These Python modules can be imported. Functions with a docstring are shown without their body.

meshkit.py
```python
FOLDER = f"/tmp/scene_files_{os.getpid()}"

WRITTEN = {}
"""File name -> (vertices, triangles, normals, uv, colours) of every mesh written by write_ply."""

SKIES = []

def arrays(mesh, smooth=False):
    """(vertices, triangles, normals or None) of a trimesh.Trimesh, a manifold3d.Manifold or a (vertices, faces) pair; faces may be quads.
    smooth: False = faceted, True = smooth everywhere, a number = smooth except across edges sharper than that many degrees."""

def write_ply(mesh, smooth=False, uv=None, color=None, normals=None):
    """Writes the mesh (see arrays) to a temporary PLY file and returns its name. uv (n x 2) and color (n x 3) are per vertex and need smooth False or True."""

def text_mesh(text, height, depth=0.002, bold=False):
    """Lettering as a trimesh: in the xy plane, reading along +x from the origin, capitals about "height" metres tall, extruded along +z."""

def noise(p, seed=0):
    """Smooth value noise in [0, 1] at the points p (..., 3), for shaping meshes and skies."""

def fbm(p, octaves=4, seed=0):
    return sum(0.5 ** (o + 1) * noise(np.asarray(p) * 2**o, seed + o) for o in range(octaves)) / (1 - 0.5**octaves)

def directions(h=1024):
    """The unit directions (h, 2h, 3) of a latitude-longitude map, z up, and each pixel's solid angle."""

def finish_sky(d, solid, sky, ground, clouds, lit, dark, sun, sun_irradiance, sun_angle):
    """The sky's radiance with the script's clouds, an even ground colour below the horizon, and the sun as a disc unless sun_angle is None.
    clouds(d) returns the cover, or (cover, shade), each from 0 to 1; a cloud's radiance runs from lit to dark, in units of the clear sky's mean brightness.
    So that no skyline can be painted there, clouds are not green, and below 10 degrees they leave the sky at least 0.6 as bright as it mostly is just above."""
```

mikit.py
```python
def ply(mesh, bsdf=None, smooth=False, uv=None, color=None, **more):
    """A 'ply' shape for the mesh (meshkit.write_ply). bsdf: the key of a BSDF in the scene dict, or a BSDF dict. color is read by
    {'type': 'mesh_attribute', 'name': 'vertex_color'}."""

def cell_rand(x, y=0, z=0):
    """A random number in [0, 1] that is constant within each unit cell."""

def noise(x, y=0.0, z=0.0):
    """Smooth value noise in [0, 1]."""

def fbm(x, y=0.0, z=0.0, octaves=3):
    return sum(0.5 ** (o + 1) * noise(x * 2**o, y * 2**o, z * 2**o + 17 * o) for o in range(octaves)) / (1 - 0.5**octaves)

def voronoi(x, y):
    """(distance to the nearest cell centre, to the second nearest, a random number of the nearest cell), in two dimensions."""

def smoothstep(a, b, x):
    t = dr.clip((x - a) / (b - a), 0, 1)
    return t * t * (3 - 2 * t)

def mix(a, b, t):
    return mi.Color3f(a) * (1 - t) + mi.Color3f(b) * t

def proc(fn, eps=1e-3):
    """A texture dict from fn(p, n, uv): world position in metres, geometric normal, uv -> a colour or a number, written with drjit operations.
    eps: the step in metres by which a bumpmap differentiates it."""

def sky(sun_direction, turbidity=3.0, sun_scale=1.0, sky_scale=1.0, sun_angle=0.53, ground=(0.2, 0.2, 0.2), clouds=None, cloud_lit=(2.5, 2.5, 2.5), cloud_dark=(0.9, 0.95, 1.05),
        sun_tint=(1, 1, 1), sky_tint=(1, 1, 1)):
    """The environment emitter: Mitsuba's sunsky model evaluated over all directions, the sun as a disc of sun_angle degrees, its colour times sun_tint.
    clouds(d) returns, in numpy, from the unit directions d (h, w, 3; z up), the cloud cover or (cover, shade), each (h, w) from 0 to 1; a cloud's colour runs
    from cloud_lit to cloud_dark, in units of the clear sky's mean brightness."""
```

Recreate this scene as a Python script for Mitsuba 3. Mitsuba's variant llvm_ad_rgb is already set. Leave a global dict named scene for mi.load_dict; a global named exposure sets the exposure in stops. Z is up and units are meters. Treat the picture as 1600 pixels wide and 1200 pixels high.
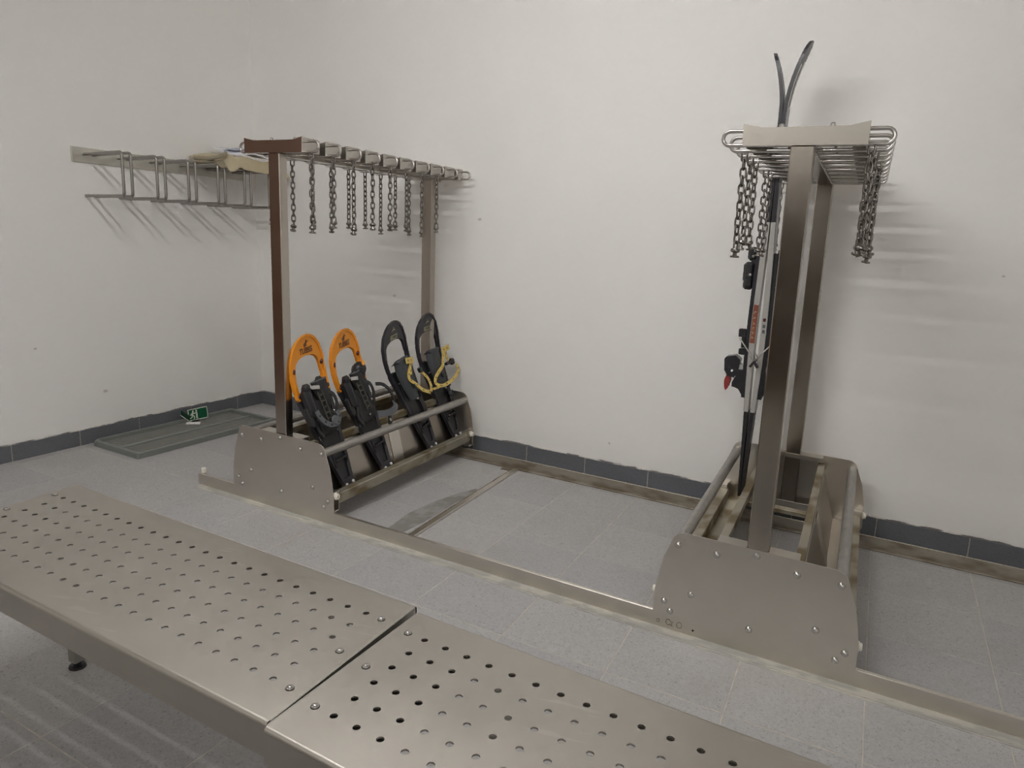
import math, random
import numpy as np, trimesh, mitsuba as mi, drjit as dr
import manifold3d as m3
import mikit, meshkit
from mikit import proc, noise, fbm, smoothstep, mix, cell_rand
from shapely.geometry import Polygon, Point, LineString, box as sbox
from shapely.ops import unary_union
T = mi.ScalarTransform4f
rng = random.Random(7)
nrng = np.random.default_rng(7)

# ------------------------------------------------------------------ camera, light, exposure
S = 0.83                       # all lengths below are in survey units; one unit is 0.83 m
FPX = 1205.15                  # focal length in pixels of a 1600 px wide picture
CAM = np.array([4.5248, -3.9539, 1.45])
ROW = np.array([[0.8572977, 0.51350318, 0.03681222], [0.13936166, -0.16264062, -0.97679392], [-0.49559962, 0.84253339, -0.21099409]])
scene, labels = {}, {}
scene['camera'] = {'type': 'perspective', 'fov': math.degrees(2 * math.atan(800 / FPX)), 'fov_axis': 'x', 'near_clip': 0.02, 'far_clip': 50.0,
                   'to_world': T().look_at(origin=list(CAM * S), target=list((CAM + ROW[2]) * S), up=list(-ROW[1]))}
exposure = 1.94
LAMP = dict(label='long ceiling tube lamp above the floor between bench and racks', x=2.85, y=-2.42, z=2.93, half=0.98, width=0.016, rgb=(46.0, 45.1, 44.2))      # the ceiling tube, lengthwise along the back wall
LAMP2 = dict(label='long ceiling tube lamp behind the camera', x=5.3, y=-5.6, z=2.93, half=0.74, width=0.05, rgb=(12.2, 12.0, 11.75))           # second tube, behind the camera

LAMP3 = dict(LAMP2, label='long ceiling tube lamp behind the bench on the left', x=2.3, rgb=(6.5, 6.4, 6.2))

# ------------------------------------------------------------------ helpers
used = {}
def fresh(key):
    n = used.get(key, 0)
    used[key] = n + 1
    return key if n == 0 else f'{key}_{n:03d}'

def tm(v, f):
    return trimesh.Trimesh(np.asarray(v, float), np.asarray(f, int), process=False)

def cat(*ms):
    ms = [m for g in ms for m in (g if isinstance(g, (list, tuple)) else [g])]
    return trimesh.util.concatenate(ms) if len(ms) > 1 else ms[0]

def put(key, mesh, mat, smooth=False, xf=None, label=None, cat_=None, group=None, kind=None):
    key = fresh(key)
    v = np.array(mesh.vertices, float)
    if xf is not None:
        v = xf(v)
    scene[key] = mikit.ply(tm(v * S, mesh.faces), mat, smooth=smooth)
    say(key, label, cat_, group, kind)
    return key

def say(key, label=None, cat_=None, group=None, kind=None):
    d = {k: x for k, x in (('label', label), ('category', cat_), ('group', group), ('kind', kind)) if x}
    if d:
        labels.setdefault(key, {}).update(d)

def thing(name, label, cat_, group=None):
    key = fresh(name)
    say(key, label, cat_, group)
    return key

def part(parent, name, mesh, mat, smooth=False, xf=None, **k):
    return put(parent + '__' + name, mesh, mat, smooth, xf, **k)

def box(x0, x1, y0, y1, z0, z1, b=0.0):
    if b <= 0:
        v = [[x, y, z] for x in (x0, x1) for y in (y0, y1) for z in (z0, z1)]
        f = [[0, 1, 3], [0, 3, 2], [4, 6, 7], [4, 7, 5], [0, 4, 5], [0, 5, 1], [2, 3, 7], [2, 7, 6], [0, 2, 6], [0, 6, 4], [1, 5, 7], [1, 7, 3]]
        return tm(v, f)
    p = []
    for x, sx in ((x0, 1), (x1, -1)):
        for y, sy in ((y0, 1), (y1, -1)):
            for z, sz in ((z0, 1), (z1, -1)):
                p += [(x + b * sx, y + b * sy, z), (x + b * sx, y, z + b * sz), (x, y + b * sy, z + b * sz)]
    return trimesh.convex.convex_hull(np.array(p))

def frames(P, closed):
    P = np.asarray(P, float)
    n = len(P)
    if closed:
        t = np.roll(P, -1, 0) - np.roll(P, 1, 0)
    else:
        t = np.gradient(P, axis=0)
    t /= np.linalg.norm(t, axis=1, keepdims=True) + 1e-12
    a = np.array([0, 0, 1.0]) if abs(t[0][2]) < 0.9 else np.array([1.0, 0, 0])
    u = np.cross(t[0], a); u /= np.linalg.norm(u)
    U = [u]
    for i in range(1, n):
        u = U[-1] - t[i] * (U[-1] @ t[i])
        U.append(u / (np.linalg.norm(u) + 1e-12))
    U = np.array(U)
    return P, t, U, np.cross(t, U)

def sweep(P, prof, closed=False, up=None, cap=True):
    """prof (k,2) swept along P; up fixes the profile's first axis direction."""
    P, t, U, V = frames(P, closed)
    if up is not None:
        up = np.broadcast_to(np.asarray(up, float), P.shape)
        U = up - t * (up * t).sum(1, keepdims=True)
        U /= np.linalg.norm(U, axis=1, keepdims=True) + 1e-12
        V = np.cross(t, U)
    prof = np.asarray(prof, float)
    if len(prof) and prof.ndim == 2:
        prof = np.broadcast_to(prof, (len(P),) + prof.shape)
    k = prof.shape[1]
    v = (P[:, None] + prof[..., :1] * U[:, None] + prof[..., 1:] * V[:, None]).reshape(-1, 3)
    f = []
    n = len(P)
    for i in range(n if closed else n - 1):
        a, b = i * k, ((i + 1) % n) * k
        for j in range(k):
            j2 = (j + 1) % k
            f += [[a + j, a + j2, b + j2], [a + j, b + j2, b + j]]
    if not closed and cap:
        c = len(v)
        v = np.vstack([v, P[0], P[-1]])
        for j in range(k):
            j2 = (j + 1) % k
            f += [[c, j2, j], [c + 1, (n - 1) * k + j, (n - 1) * k + j2]]
    m = tm(v, f)
    if m.volume < 0:
        m.invert()
    return m

def circ(r, n=8):
    a = np.arange(n) * 2 * np.pi / n
    return np.stack([np.cos(a), np.sin(a)], 1) * r

def tube(P, r, n=8, closed=False):
    return sweep(P, circ(r, n), closed)

def rect(a, b):
    return np.array([[-a, -b], [a, -b], [a, b], [-a, b]])

def band(P, w, t, up):
    """flat strap: width w across 'side', thickness t along 'up'"""
    return sweep(P, rect(t / 2, w / 2), False, up)

def lathe(prof, n=12, at=(0, 0, 0), axis=2):
    """prof: [(r, h)] revolved about an axis"""
    prof = np.asarray(prof, float)
    a = np.arange(n) * 2 * np.pi / n
    v, f, k = [], [], len(prof)
    for c, s in zip(np.cos(a), np.sin(a)):
        v += [[r * c, r * s, h] for r, h in prof]
    for i in range(n):
        p, q = i * k, ((i + 1) % n) * k
        for j in range(k - 1):
            f += [[p + j, q + j, q + j + 1], [p + j, q + j + 1, p + j + 1]]
    v = np.array(v)
    if axis == 0:
        v = v[:, [2, 0, 1]]
    elif axis == 1:
        v = v[:, [1, 2, 0]]
    m = tm(v + np.array(at), f)
    m.merge_vertices()
    m.update_faces(m.nondegenerate_faces())
    if m.volume < 0:
        m.invert()
    return m

def arc(c, r, a0, a1, n=6):
    return [(c[0] + r * math.cos(a0 + (a1 - a0) * i / n), c[1] + r * math.sin(a0 + (a1 - a0) * i / n)) for i in range(n + 1)]

def fillet(pts, r, n=5):
    """3-D polyline with its corners rounded"""
    pts = [np.array(p, float) for p in pts]
    out = [pts[0]]
    for a, b, c in zip(pts, pts[1:], pts[2:]):
        d0, d1 = (a - b) / np.linalg.norm(a - b), (c - b) / np.linalg.norm(c - b)
        rr = min(r, 0.49 * np.linalg.norm(a - b), 0.49 * np.linalg.norm(c - b))
        p0, p1 = b + d0 * rr, b + d1 * rr
        for i in range(n + 1):
            t = i / n
            out.append((1 - t) ** 2 * p0 + 2 * t * (1 - t) * b + t * t * p1)
    return np.array(out + [pts[-1]])

def smooth_path(pts, n=8):
    """Catmull-Rom through the points"""
    p = np.array(pts, float)
    p = np.vstack([2 * p[0] - p[1], p, 2 * p[-1] - p[-2]])
    out = []
    for i in range(1, len(p) - 2):
        for k in range(n):
            t = k / n
            out.append(0.5 * (2 * p[i] + (p[i + 1] - p[i - 1]) * t + (2 * p[i - 1] - 5 * p[i] + 4 * p[i + 1] - p[i + 2]) * t * t + (3 * p[i] - p[i - 1] - 3 * p[i + 1] + p[i + 2]) * t ** 3))
    return np.array(out + [p[-2]])

def extr(poly, h):
    gs = getattr(poly, 'geoms', [poly])
    return cat([trimesh.creation.extrude_polygon(g, h, engine='earcut') for g in gs if g.area > 1e-9])

def extr_y(poly, y0, y1):
    """polygon in (x, z) extruded from y0 to y1"""
    m = extr(poly, y1 - y0)
    v = np.array(m.vertices)
    return tm(np.stack([v[:, 0], y0 + v[:, 2], v[:, 1]], 1), np.array(m.faces)[:, ::-1])

def extr_x(poly, x0, x1):
    """polygon in (y, z) extruded from x0 to x1"""
    m = extr(poly, x1 - x0)
    v = np.array(m.vertices)
    return tm(np.stack([x0 + v[:, 2], v[:, 0], v[:, 1]], 1), m.faces)

def grid_closed(X, Y, Ztop, Zbot):
    """closed slab between two height fields on the grid"""
    n, m = X.shape
    top, bot = np.stack([X, Y, Ztop], -1).reshape(-1, 3), np.stack([X, Y, Zbot], -1).reshape(-1, 3)
    f, o = [], n * m
    for i in range(n - 1):
        for j in range(m - 1):
            a, b, c, d = i * m + j, (i + 1) * m + j, (i + 1) * m + j + 1, i * m + j + 1
            f += [[a, b, c], [a, c, d], [o + a, o + c, o + b], [o + a, o + d, o + c]]
    ring = [(0, j) for j in range(m)] + [(i, m - 1) for i in range(1, n)] + [(n - 1, j) for j in range(m - 2, -1, -1)] + [(i, 0) for i in range(n - 2, 0, -1)]
    ids = [i * m + j for i, j in ring]
    for a, b in zip(ids, ids[1:] + ids[:1]):
        f += [[a, b, o + b], [a, o + b, o + a]]
    mm = tm(np.vstack([top, bot]), f)
    if mm.volume < 0:
        mm.invert()
    return mm

# ------------------------------------------------------------------ materials
def mat(name, d):
    scene[name] = d
    return name

def rgb(c):
    return {'type': 'rgb', 'value': list(c)}

def princ(color, rough=0.5, metallic=0.0, two=True, **k):
    d = {'type': 'principled', 'base_color': color if isinstance(color, dict) else rgb(color), 'roughness': rough, 'metallic': metallic, **k}
    return {'type': 'twosided', 'bsdf': d} if two else d

WALL_MARKS = [(0, -1.225, 0.305, 0.020), (1.93, 0, 1.43, 0.018), (2.86, 0, 0.205, 0.012), (0, -1.62, 0.62, 0.012), (4.63, 0, 1.28, 0.010), (1.28, 0, 0.92, 0.016)]
def f_wall(p, n, uv):
    a = fbm(p.x * 1.3, p.y * 1.3, p.z * 1.3)
    b = noise(p.x * 55, p.y * 55, p.z * 55)
    k = 0.97 + 0.06 * a + 0.012 * (b - 0.5)
    spot = mi.Float(0)
    for x, y, z, r in WALL_MARKS:                      # small scuffs in the paint, each where the photograph has one
        d = dr.sqrt(dr.square((p.x - x * S) * 1.0) + dr.square((p.y - y * S) * 1.0) + dr.square((p.z - z * S) * 1.8)) / (r * S)
        spot = dr.maximum(spot, 1 - smoothstep(0.55, 1.0, d + 0.5 * (noise(p.x * 160, p.y * 160, p.z * 160) - 0.5)))
    return mix((0.83, 0.822, 0.807), (0.42, 0.38, 0.35), spot * 0.55) * k
def f_wall_bump(p, n, uv):
    return 0.0012 * fbm(p.x * 90, p.y * 90, p.z * 90) + 0.002 * fbm(p.x * 12, p.y * 12, p.z * 12)
mat('m_wall', {'type': 'twosided', 'bsdf': {'type': 'bumpmap', 'tex': proc(f_wall_bump, 2e-3), 'scale': 0.6, 'bsdf': princ(proc(f_wall), 0.9, two=False, specular=0.2)}})
mat('m_ceiling', princ((0.80, 0.79, 0.77), 0.9))

def tile_tex(base):
    def f(p, n, uv):
        g = noise(p.x * 420, p.y * 420, p.z * 420)
        g2 = noise(p.x * 150, p.y * 150, p.z * 150)
        a = fbm(p.x * 3.1, p.y * 3.1, 0.3)
        dirt = smoothstep(0.55, 0.75, fbm(p.x * 7 + 4, p.y * 7, 1.7)) * 0.22
        c = mi.Color3f(base) * (0.86 + 0.16 * g + 0.10 * g2 + 0.10 * (a - 0.5))
        fleck = smoothstep(0.80, 0.90, noise(p.x * 260, p.y * 260, 4.0))
        c = c * (1 - 0.25 * fleck)
        scuff = smoothstep(0.74, 0.84, fbm(p.x * 30, p.y * 30, 9.0)) * 0.22
        c = mix(c, (0.30, 0.28, 0.25), dirt)
        return mix(c, (0.44, 0.43, 0.42), scuff)
    return f
TILE_BASES = [(0.355, 0.350, 0.352), (0.367, 0.361, 0.360), (0.343, 0.340, 0.345)]
for i, b in enumerate(TILE_BASES):
    mat(f'm_tile_{i}', princ(proc(tile_tex(b)), 0.55, specular=0.35))
def f_grout(p, n, uv):
    return mix((0.36, 0.335, 0.30), (0.50, 0.47, 0.42), fbm(p.x * 30, p.y * 30, p.z * 30))
mat('m_grout', princ(proc(f_grout), 0.9))
def f_seal(p, n, uv):
    return mix((0.40, 0.385, 0.345), (0.31, 0.305, 0.285), smoothstep(0.35, 0.65, fbm(p.x * 18, p.y * 40, 2.0)))
mat('m_sealant', princ(proc(f_seal), 0.8))
def f_skirt(p, n, uv):
    return mi.Color3f(0.125, 0.132, 0.148) * (0.8 + 0.25 * noise(p.x * 300, p.y * 300, p.z * 300) + 0.25 * fbm(p.x * 5, p.y * 5, p.z * 5))
mat('m_skirt', princ(proc(f_skirt), 0.45))
def f_caulk(p, n, uv):
    return mix((0.16, 0.15, 0.15), (0.62, 0.60, 0.57), smoothstep(0.42, 0.60, fbm(p.x * 16, p.y * 16, p.z * 50)))
mat('m_caulk', princ(proc(f_caulk), 0.85))

def steel_tex(base, sx, sy, sz, amp=0.12):
    def f(p, n, uv):
        return mi.Color3f(base) * (1 - amp + amp * 2 * fbm(p.x * sx, p.y * sy, p.z * sz))
    return f
def rough_tex(r, amp, s):
    def f(p, n, uv):
        return r + amp * (fbm(p.x * s, p.y * s, p.z * s) - 0.5)
    return f
mat('m_steel', princ(proc(steel_tex((0.66, 0.625, 0.57), 14, 14, 14, 0.05)), proc(rough_tex(0.30, 0.10, 8)), 1.0))
mat('m_cap', princ((0.52, 0.49, 0.445), 0.17, 1.0))
mat('m_hood', princ((0.46, 0.44, 0.405), 0.26, 1.0))
mat('m_post', princ(proc(steel_tex((0.43, 0.395, 0.35), 40, 40, 2.5, 0.06)), proc(rough_tex(0.21, 0.07, 6)), 1.0))
mat('m_rod', princ((0.66, 0.645, 0.62), 0.17, 1.0))
mat('m_chain', princ((0.23, 0.215, 0.195), 0.22, 1.0))
mat('m_hanger', princ((0.34, 0.325, 0.305), 0.3, 1.0))
mat('m_hangerplate', princ(proc(steel_tex((0.62, 0.60, 0.545), 9, 9, 9, 0.15)), 0.42, 0.8))
mat('m_bolt', princ((0.58, 0.57, 0.55), 0.12, 1.0))
mat('m_tube', princ(proc(steel_tex((0.40, 0.385, 0.36), 60, 30, 60, 0.18)), 0.42, 0.85))
def f_bench(p, n, uv):
    a = fbm(p.x * 2.4, p.y * 2.4, 0.5)
    b = fbm(p.x * 11, p.y * 11, 3.1)
    scr = smoothstep(0.82, 0.88, noise(p.x * 16 + p.y * 5, p.y * 190 - p.x * 50, 1.0)) * smoothstep(0.62, 0.75, noise(p.x * 7, p.y * 7, 6.0))
    c = mi.Color3f(0.44, 0.413, 0.374) * (0.90 + 0.10 * a + 0.10 * b)
    return mix(c, (0.50, 0.48, 0.45), scr * 0.5)
def f_bench_r(p, n, uv):
    return 0.40 + 0.16 * (fbm(p.x * 6, p.y * 6, 7.7) - 0.5) + 0.06 * noise(p.x * 200, p.y * 200, 1.0)
mat('m_bench', princ(proc(f_bench), proc(f_bench_r), 0.92))
mat('m_benchside', princ((0.40, 0.385, 0.35), 0.42, 0.9))
def f_dusty(p, n, uv):
    d = smoothstep(0.35, 0.7, fbm(p.x * 12, p.y * 25, p.z * 30))
    return mix((0.36, 0.33, 0.28), (0.22, 0.185, 0.14), d)
mat('m_dusty', princ(proc(f_dusty), 0.55, 0.6))
def f_trough(p, n, uv):
    d = fbm(p.x * 14, p.y * 10, p.z * 14)
    return mix((0.40, 0.37, 0.30), (0.20, 0.155, 0.085), smoothstep(0.36, 0.68, d))
mat('m_trough', princ(proc(f_trough), 0.45, 0.7))
mat('m_panel', princ(proc(steel_tex((0.40, 0.365, 0.32), 9, 5, 9, 0.15)), 0.28, 1.0))
mat('m_white', princ((0.74, 0.72, 0.64), 0.45))
mat('m_black', princ((0.012, 0.012, 0.014), 0.42))
mat('m_gloss', princ((0.012, 0.012, 0.015), 0.18, clearcoat=0.6))
mat('m_blackrough', princ((0.017, 0.017, 0.018), 0.7))
def f_deck(p, n, uv):
    return mi.Color3f(0.016, 0.017, 0.019) * (0.7 + 0.7 * fbm(p.x * 40, p.y * 40, p.z * 40))
mat('m_deck', princ(proc(f_deck), 0.5))
mat('m_frame', princ((0.020, 0.019, 0.024), 0.35))
mat('m_greenblack', princ((0.012, 0.020, 0.017), 0.4))
mat('m_grey', princ((0.085, 0.09, 0.098), 0.5))
mat('m_slate', princ((0.040, 0.046, 0.050), 0.5))
mat('m_olive', princ((0.040, 0.038, 0.030), 0.6))
mat('m_orange', princ((0.74, 0.265, 0.012), 0.42))
mat('m_orangelogo', princ((0.85, 0.36, 0.05), 0.45))
mat('m_maroon', princ((0.07, 0.012, 0.010), 0.5))
mat('m_yellow', princ((0.62, 0.46, 0.13), 0.55))
mat('m_tan', princ((0.30, 0.27, 0.17), 0.6))
mat('m_print', princ((0.80, 0.80, 0.80), 0.5))
mat('m_silver', princ((0.50, 0.49, 0.47), 0.35, 0.5))
mat('m_topsheet', princ((0.23, 0.235, 0.25), 0.28, 0.2, clearcoat=0.5))
mat('m_skired', princ((0.21, 0.060, 0.032), 0.5))
mat('m_red', princ((0.24, 0.028, 0.026), 0.4))
mat('m_trayframe', princ((0.20, 0.215, 0.205), 0.5, 0.15))
mat('m_mesh', princ((0.25, 0.25, 0.23), 0.7))
mat('m_green', princ((0.004, 0.085, 0.040), 0.3))
mat('m_darkgreen', princ((0.010, 0.045, 0.026), 0.4))
mat('m_pale', princ((0.55, 0.58, 0.50), 0.5))
def f_canvas(p, n, uv):
    w = noise(p.x * 500, p.y * 500, p.z * 500)
    return mix((0.52, 0.46, 0.33), (0.44, 0.37, 0.24), fbm(p.x * 8, p.y * 8, p.z * 8)) * (0.92 + 0.14 * w)
mat('m_canvas', princ(proc(f_canvas), 0.9, sheen=0.4))
def f_canvas2(p, n, uv):
    return mix((0.33, 0.30, 0.23), (0.26, 0.22, 0.15), fbm(p.x * 9, p.y * 9, p.z * 9)) * (0.9 + 0.2 * noise(p.x * 400, p.y * 400, p.z * 400))
mat('m_lining', princ(proc(f_canvas2), 0.9))
mat('m_paper', princ((0.72, 0.74, 0.80), 0.7))
mat('m_bluegrey', princ((0.36, 0.39, 0.47), 0.7))
def f_wood(p, n, uv):
    g = fbm(p.x * 30 + p.y * 30, p.z * 1.5, 2.0)
    return mix((0.20, 0.075, 0.032), (0.12, 0.045, 0.020), g)
mat('m_wood', princ(proc(f_wood), 0.4))
mat('m_darkwood', princ((0.040, 0.023, 0.013), 0.5, specular=0.2))
mat('m_lamphousing', princ((0.8, 0.8, 0.78), 0.5))

# ------------------------------------------------------------------ the room
XR, YF, H = 7.0, -6.6, 3.0
put('floor', box(-0.15, XR + 0.15, YF - 0.15, 0.15, -0.10, -0.0006), 'm_grout', kind='structure', label='grey tiled floor with pale grout joints')
put('wall_back', box(-0.15, XR + 0.15, 0.0, 0.15, -0.0035, H), 'm_wall', kind='structure', label='plain white back wall')
put('wall_left', box(-0.15, 0.0, YF, 0.0, -0.0035, H), 'm_wall', kind='structure', label='plain white left wall')
put('wall_right', box(XR, XR + 0.15, YF, 0.0, -0.0035, H), 'm_wall', kind='structure', label='white wall on the right, outside the picture')
put('wall_front', box(-0.15, XR + 0.15, YF - 0.15, YF, -0.0035, H), 'm_wall', kind='structure', label='white wall behind the camera')
put('ceiling', box(-0.15, XR + 0.15, YF - 0.15, 0.15, H, H + 0.12), 'm_ceiling', kind='structure', label='white ceiling')
def door(key, x0, x1, y0, y1, z1, m):
    k = put(key, box(x0, x1, y0, y1, 0.0, z1, 0.004), m, kind='structure', label='brown wooden door outside the picture')
door('door_1', 0.0, 0.05, -3.65, -2.45, 2.45, 'm_wood')
door('door_2', 2.2, 4.3, YF, YF + 0.05, 1.95, 'm_darkwood')

k = thing('cabinet', 'dark brown wooden cabinet behind the camera, outside the picture', 'cabinet')
part(k, 'body', box(2.6, 4.15, -4.75, -4.33, 0.06, 1.46, 0.006), 'm_darkwood')
part(k, 'plinth', box(2.63, 4.12, -4.72, -4.36, 0.0, 0.06), 'm_darkwood')
for x0, x1 in ((2.62, 3.37), (3.38, 4.13)):
    part(k, 'door', box(x0, x1, -4.33, -4.312, 0.08, 1.44, 0.004), 'm_darkwood')

XJ = [2.05 + 0.393 * i for i in range(-6, 14)]
YJ = [-1.418 + 0.392 * i for i in range(-9, 4)] + [0.0]
def skew(x, y):
    g = np.interp(x, [1.0, 2.05, 2.85, 3.64, 4.9], [0.0, 0.0, 0.06, 0.11, 0.09])
    return x - g * (y + 1.45)
gap = 0.0020
cells = []
for i in range(len(XJ) - 1):
    for j in range(len(YJ) - 1):
        a, b, c, d = XJ[i], XJ[i + 1], YJ[j], min(YJ[j + 1], 0.0)
        if d - c < 0.05 or XJ[i + 1] < 0.05:
            continue
        a = max(a, 0.0)
        q = [np.array([skew(x, y) if a > 0 or x > 0 else x, y]) for x, y in ((a, c), (b, c), (b, d), (a, d))]
        cells.append(q)
for q in cells:
    cen = sum(q) / 4
    lo, top = [], []
    for p in q:
        s = np.sign(cen - p)
        lo.append([*(p + s * gap), -0.02])
        top.append([*(p + s * gap), -0.0008])
    up = [[p[0] + np.sign(cen[0] - p[0]) * 0.0008, p[1] + np.sign(cen[1] - p[1]) * 0.0008, 0.0] for p in top]
    v = lo + top + up
    f = [[8, 9, 10], [8, 10, 11]]
    for o in (0, 4):
        for k in range(4):
            k2 = (k + 1) % 4
            f += [[o + k, o + k2, o + k2 + 4], [o + k, o + k2 + 4, o + k + 4]]
    put('floor__tile', tm(v, f), f'm_tile_{rng.randrange(3)}')

# skirting tiles with a rough line of filler on top
def skirting(key, along_x, joints, h, t, label):
    k = fresh(key)
    say(k, label, kind='structure')
    lo, hi = joints[0], joints[-1]
    core = (box(lo, hi, -t * 0.6, 0, 0, h * 0.97) if along_x else box(0, t * 0.6, lo, hi, 0, h * 0.97))
    scene[k] = mikit.ply(tm(np.array(core.vertices) * S, core.faces), 'm_grout')
    for a, b in zip(joints, joints[1:]):
        hh = h * rng.uniform(0.985, 1.0)
        m = box(a + 0.003, b - 0.003, -t, 0, 0.0, hh, 0.002) if along_x else box(0, t, a + 0.003, b - 0.003, 0.0, hh, 0.002)
        part(k, 'tile', m, 'm_skirt')
    n = int((hi - lo) / 0.03)
    s = np.linspace(lo, hi, n)
    P = np.zeros((n, 3))
    if along_x:
        P[:, 0], P[:, 1] = s, -t * 0.55
    else:
        P[:, 1], P[:, 0] = s, t * 0.55
    P[:, 2] = h + 0.001 + nrng.normal(0, 0.0012, n)
    rad = 0.0048 * nrng.uniform(0.5, 1.35, n)
    prof = circ(1, 6)[None] * rad[:, None, None]
    part(k, 'filler', sweep(P, prof), 'm_caulk', smooth=True, label='rough grey line of filler')
skirting('baseboard_back', True, [0.0] + [2.326 + 0.391 * i for i in range(-5, 12)], 0.0945, 0.012, 'dark grey tiled skirting along the back wall')
skirting('baseboard_left', False, [YF] + [-1.8025 + 0.391 * i for i in range(-7, 5)] + [-0.012], 0.0945, 0.012, 'dark grey tiled skirting along the left wall')

# ceiling lamps (outside the frame): housing and a long tube each
def lamp(L):
    k = thing('ceiling_lamp', L['label'], 'lamp')
    part(k, 'housing', box(L['x'] - L['half'] - 0.04, L['x'] + L['half'] + 0.04, L['y'] - L['width'] - 0.02, L['y'] + L['width'] + 0.02, L['z'] + 0.035, H, 0.006), 'm_lamphousing')
    n = 20
    a = np.linspace(math.pi, 2 * math.pi, n // 2)
    prof = np.array([[L['y'] + L['width'] * math.cos(t), L['z'] + 0.035 + L['width'] * 1.2 * math.sin(t)] for t in a])
    v = np.array([[x, *p] for x in (L['x'] - L['half'], L['x'] + L['half']) for p in prof])
    m = len(prof)
    f = []
    for i in range(m - 1):
        f += [[i, m + i, m + i + 1], [i, m + i + 1, i + 1]]
    mesh = tm(v, f)
    if mesh.face_normals[len(f) // 2][2] > 0:
        mesh.invert()
    kk = part(k, 'tube', mesh, 'm_lamphousing')
    scene[kk]['emitter'] = {'type': 'area', 'radiance': rgb(L['rgb'])}
lamp(LAMP)
lamp(LAMP2)
lamp(LAMP3)

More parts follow.
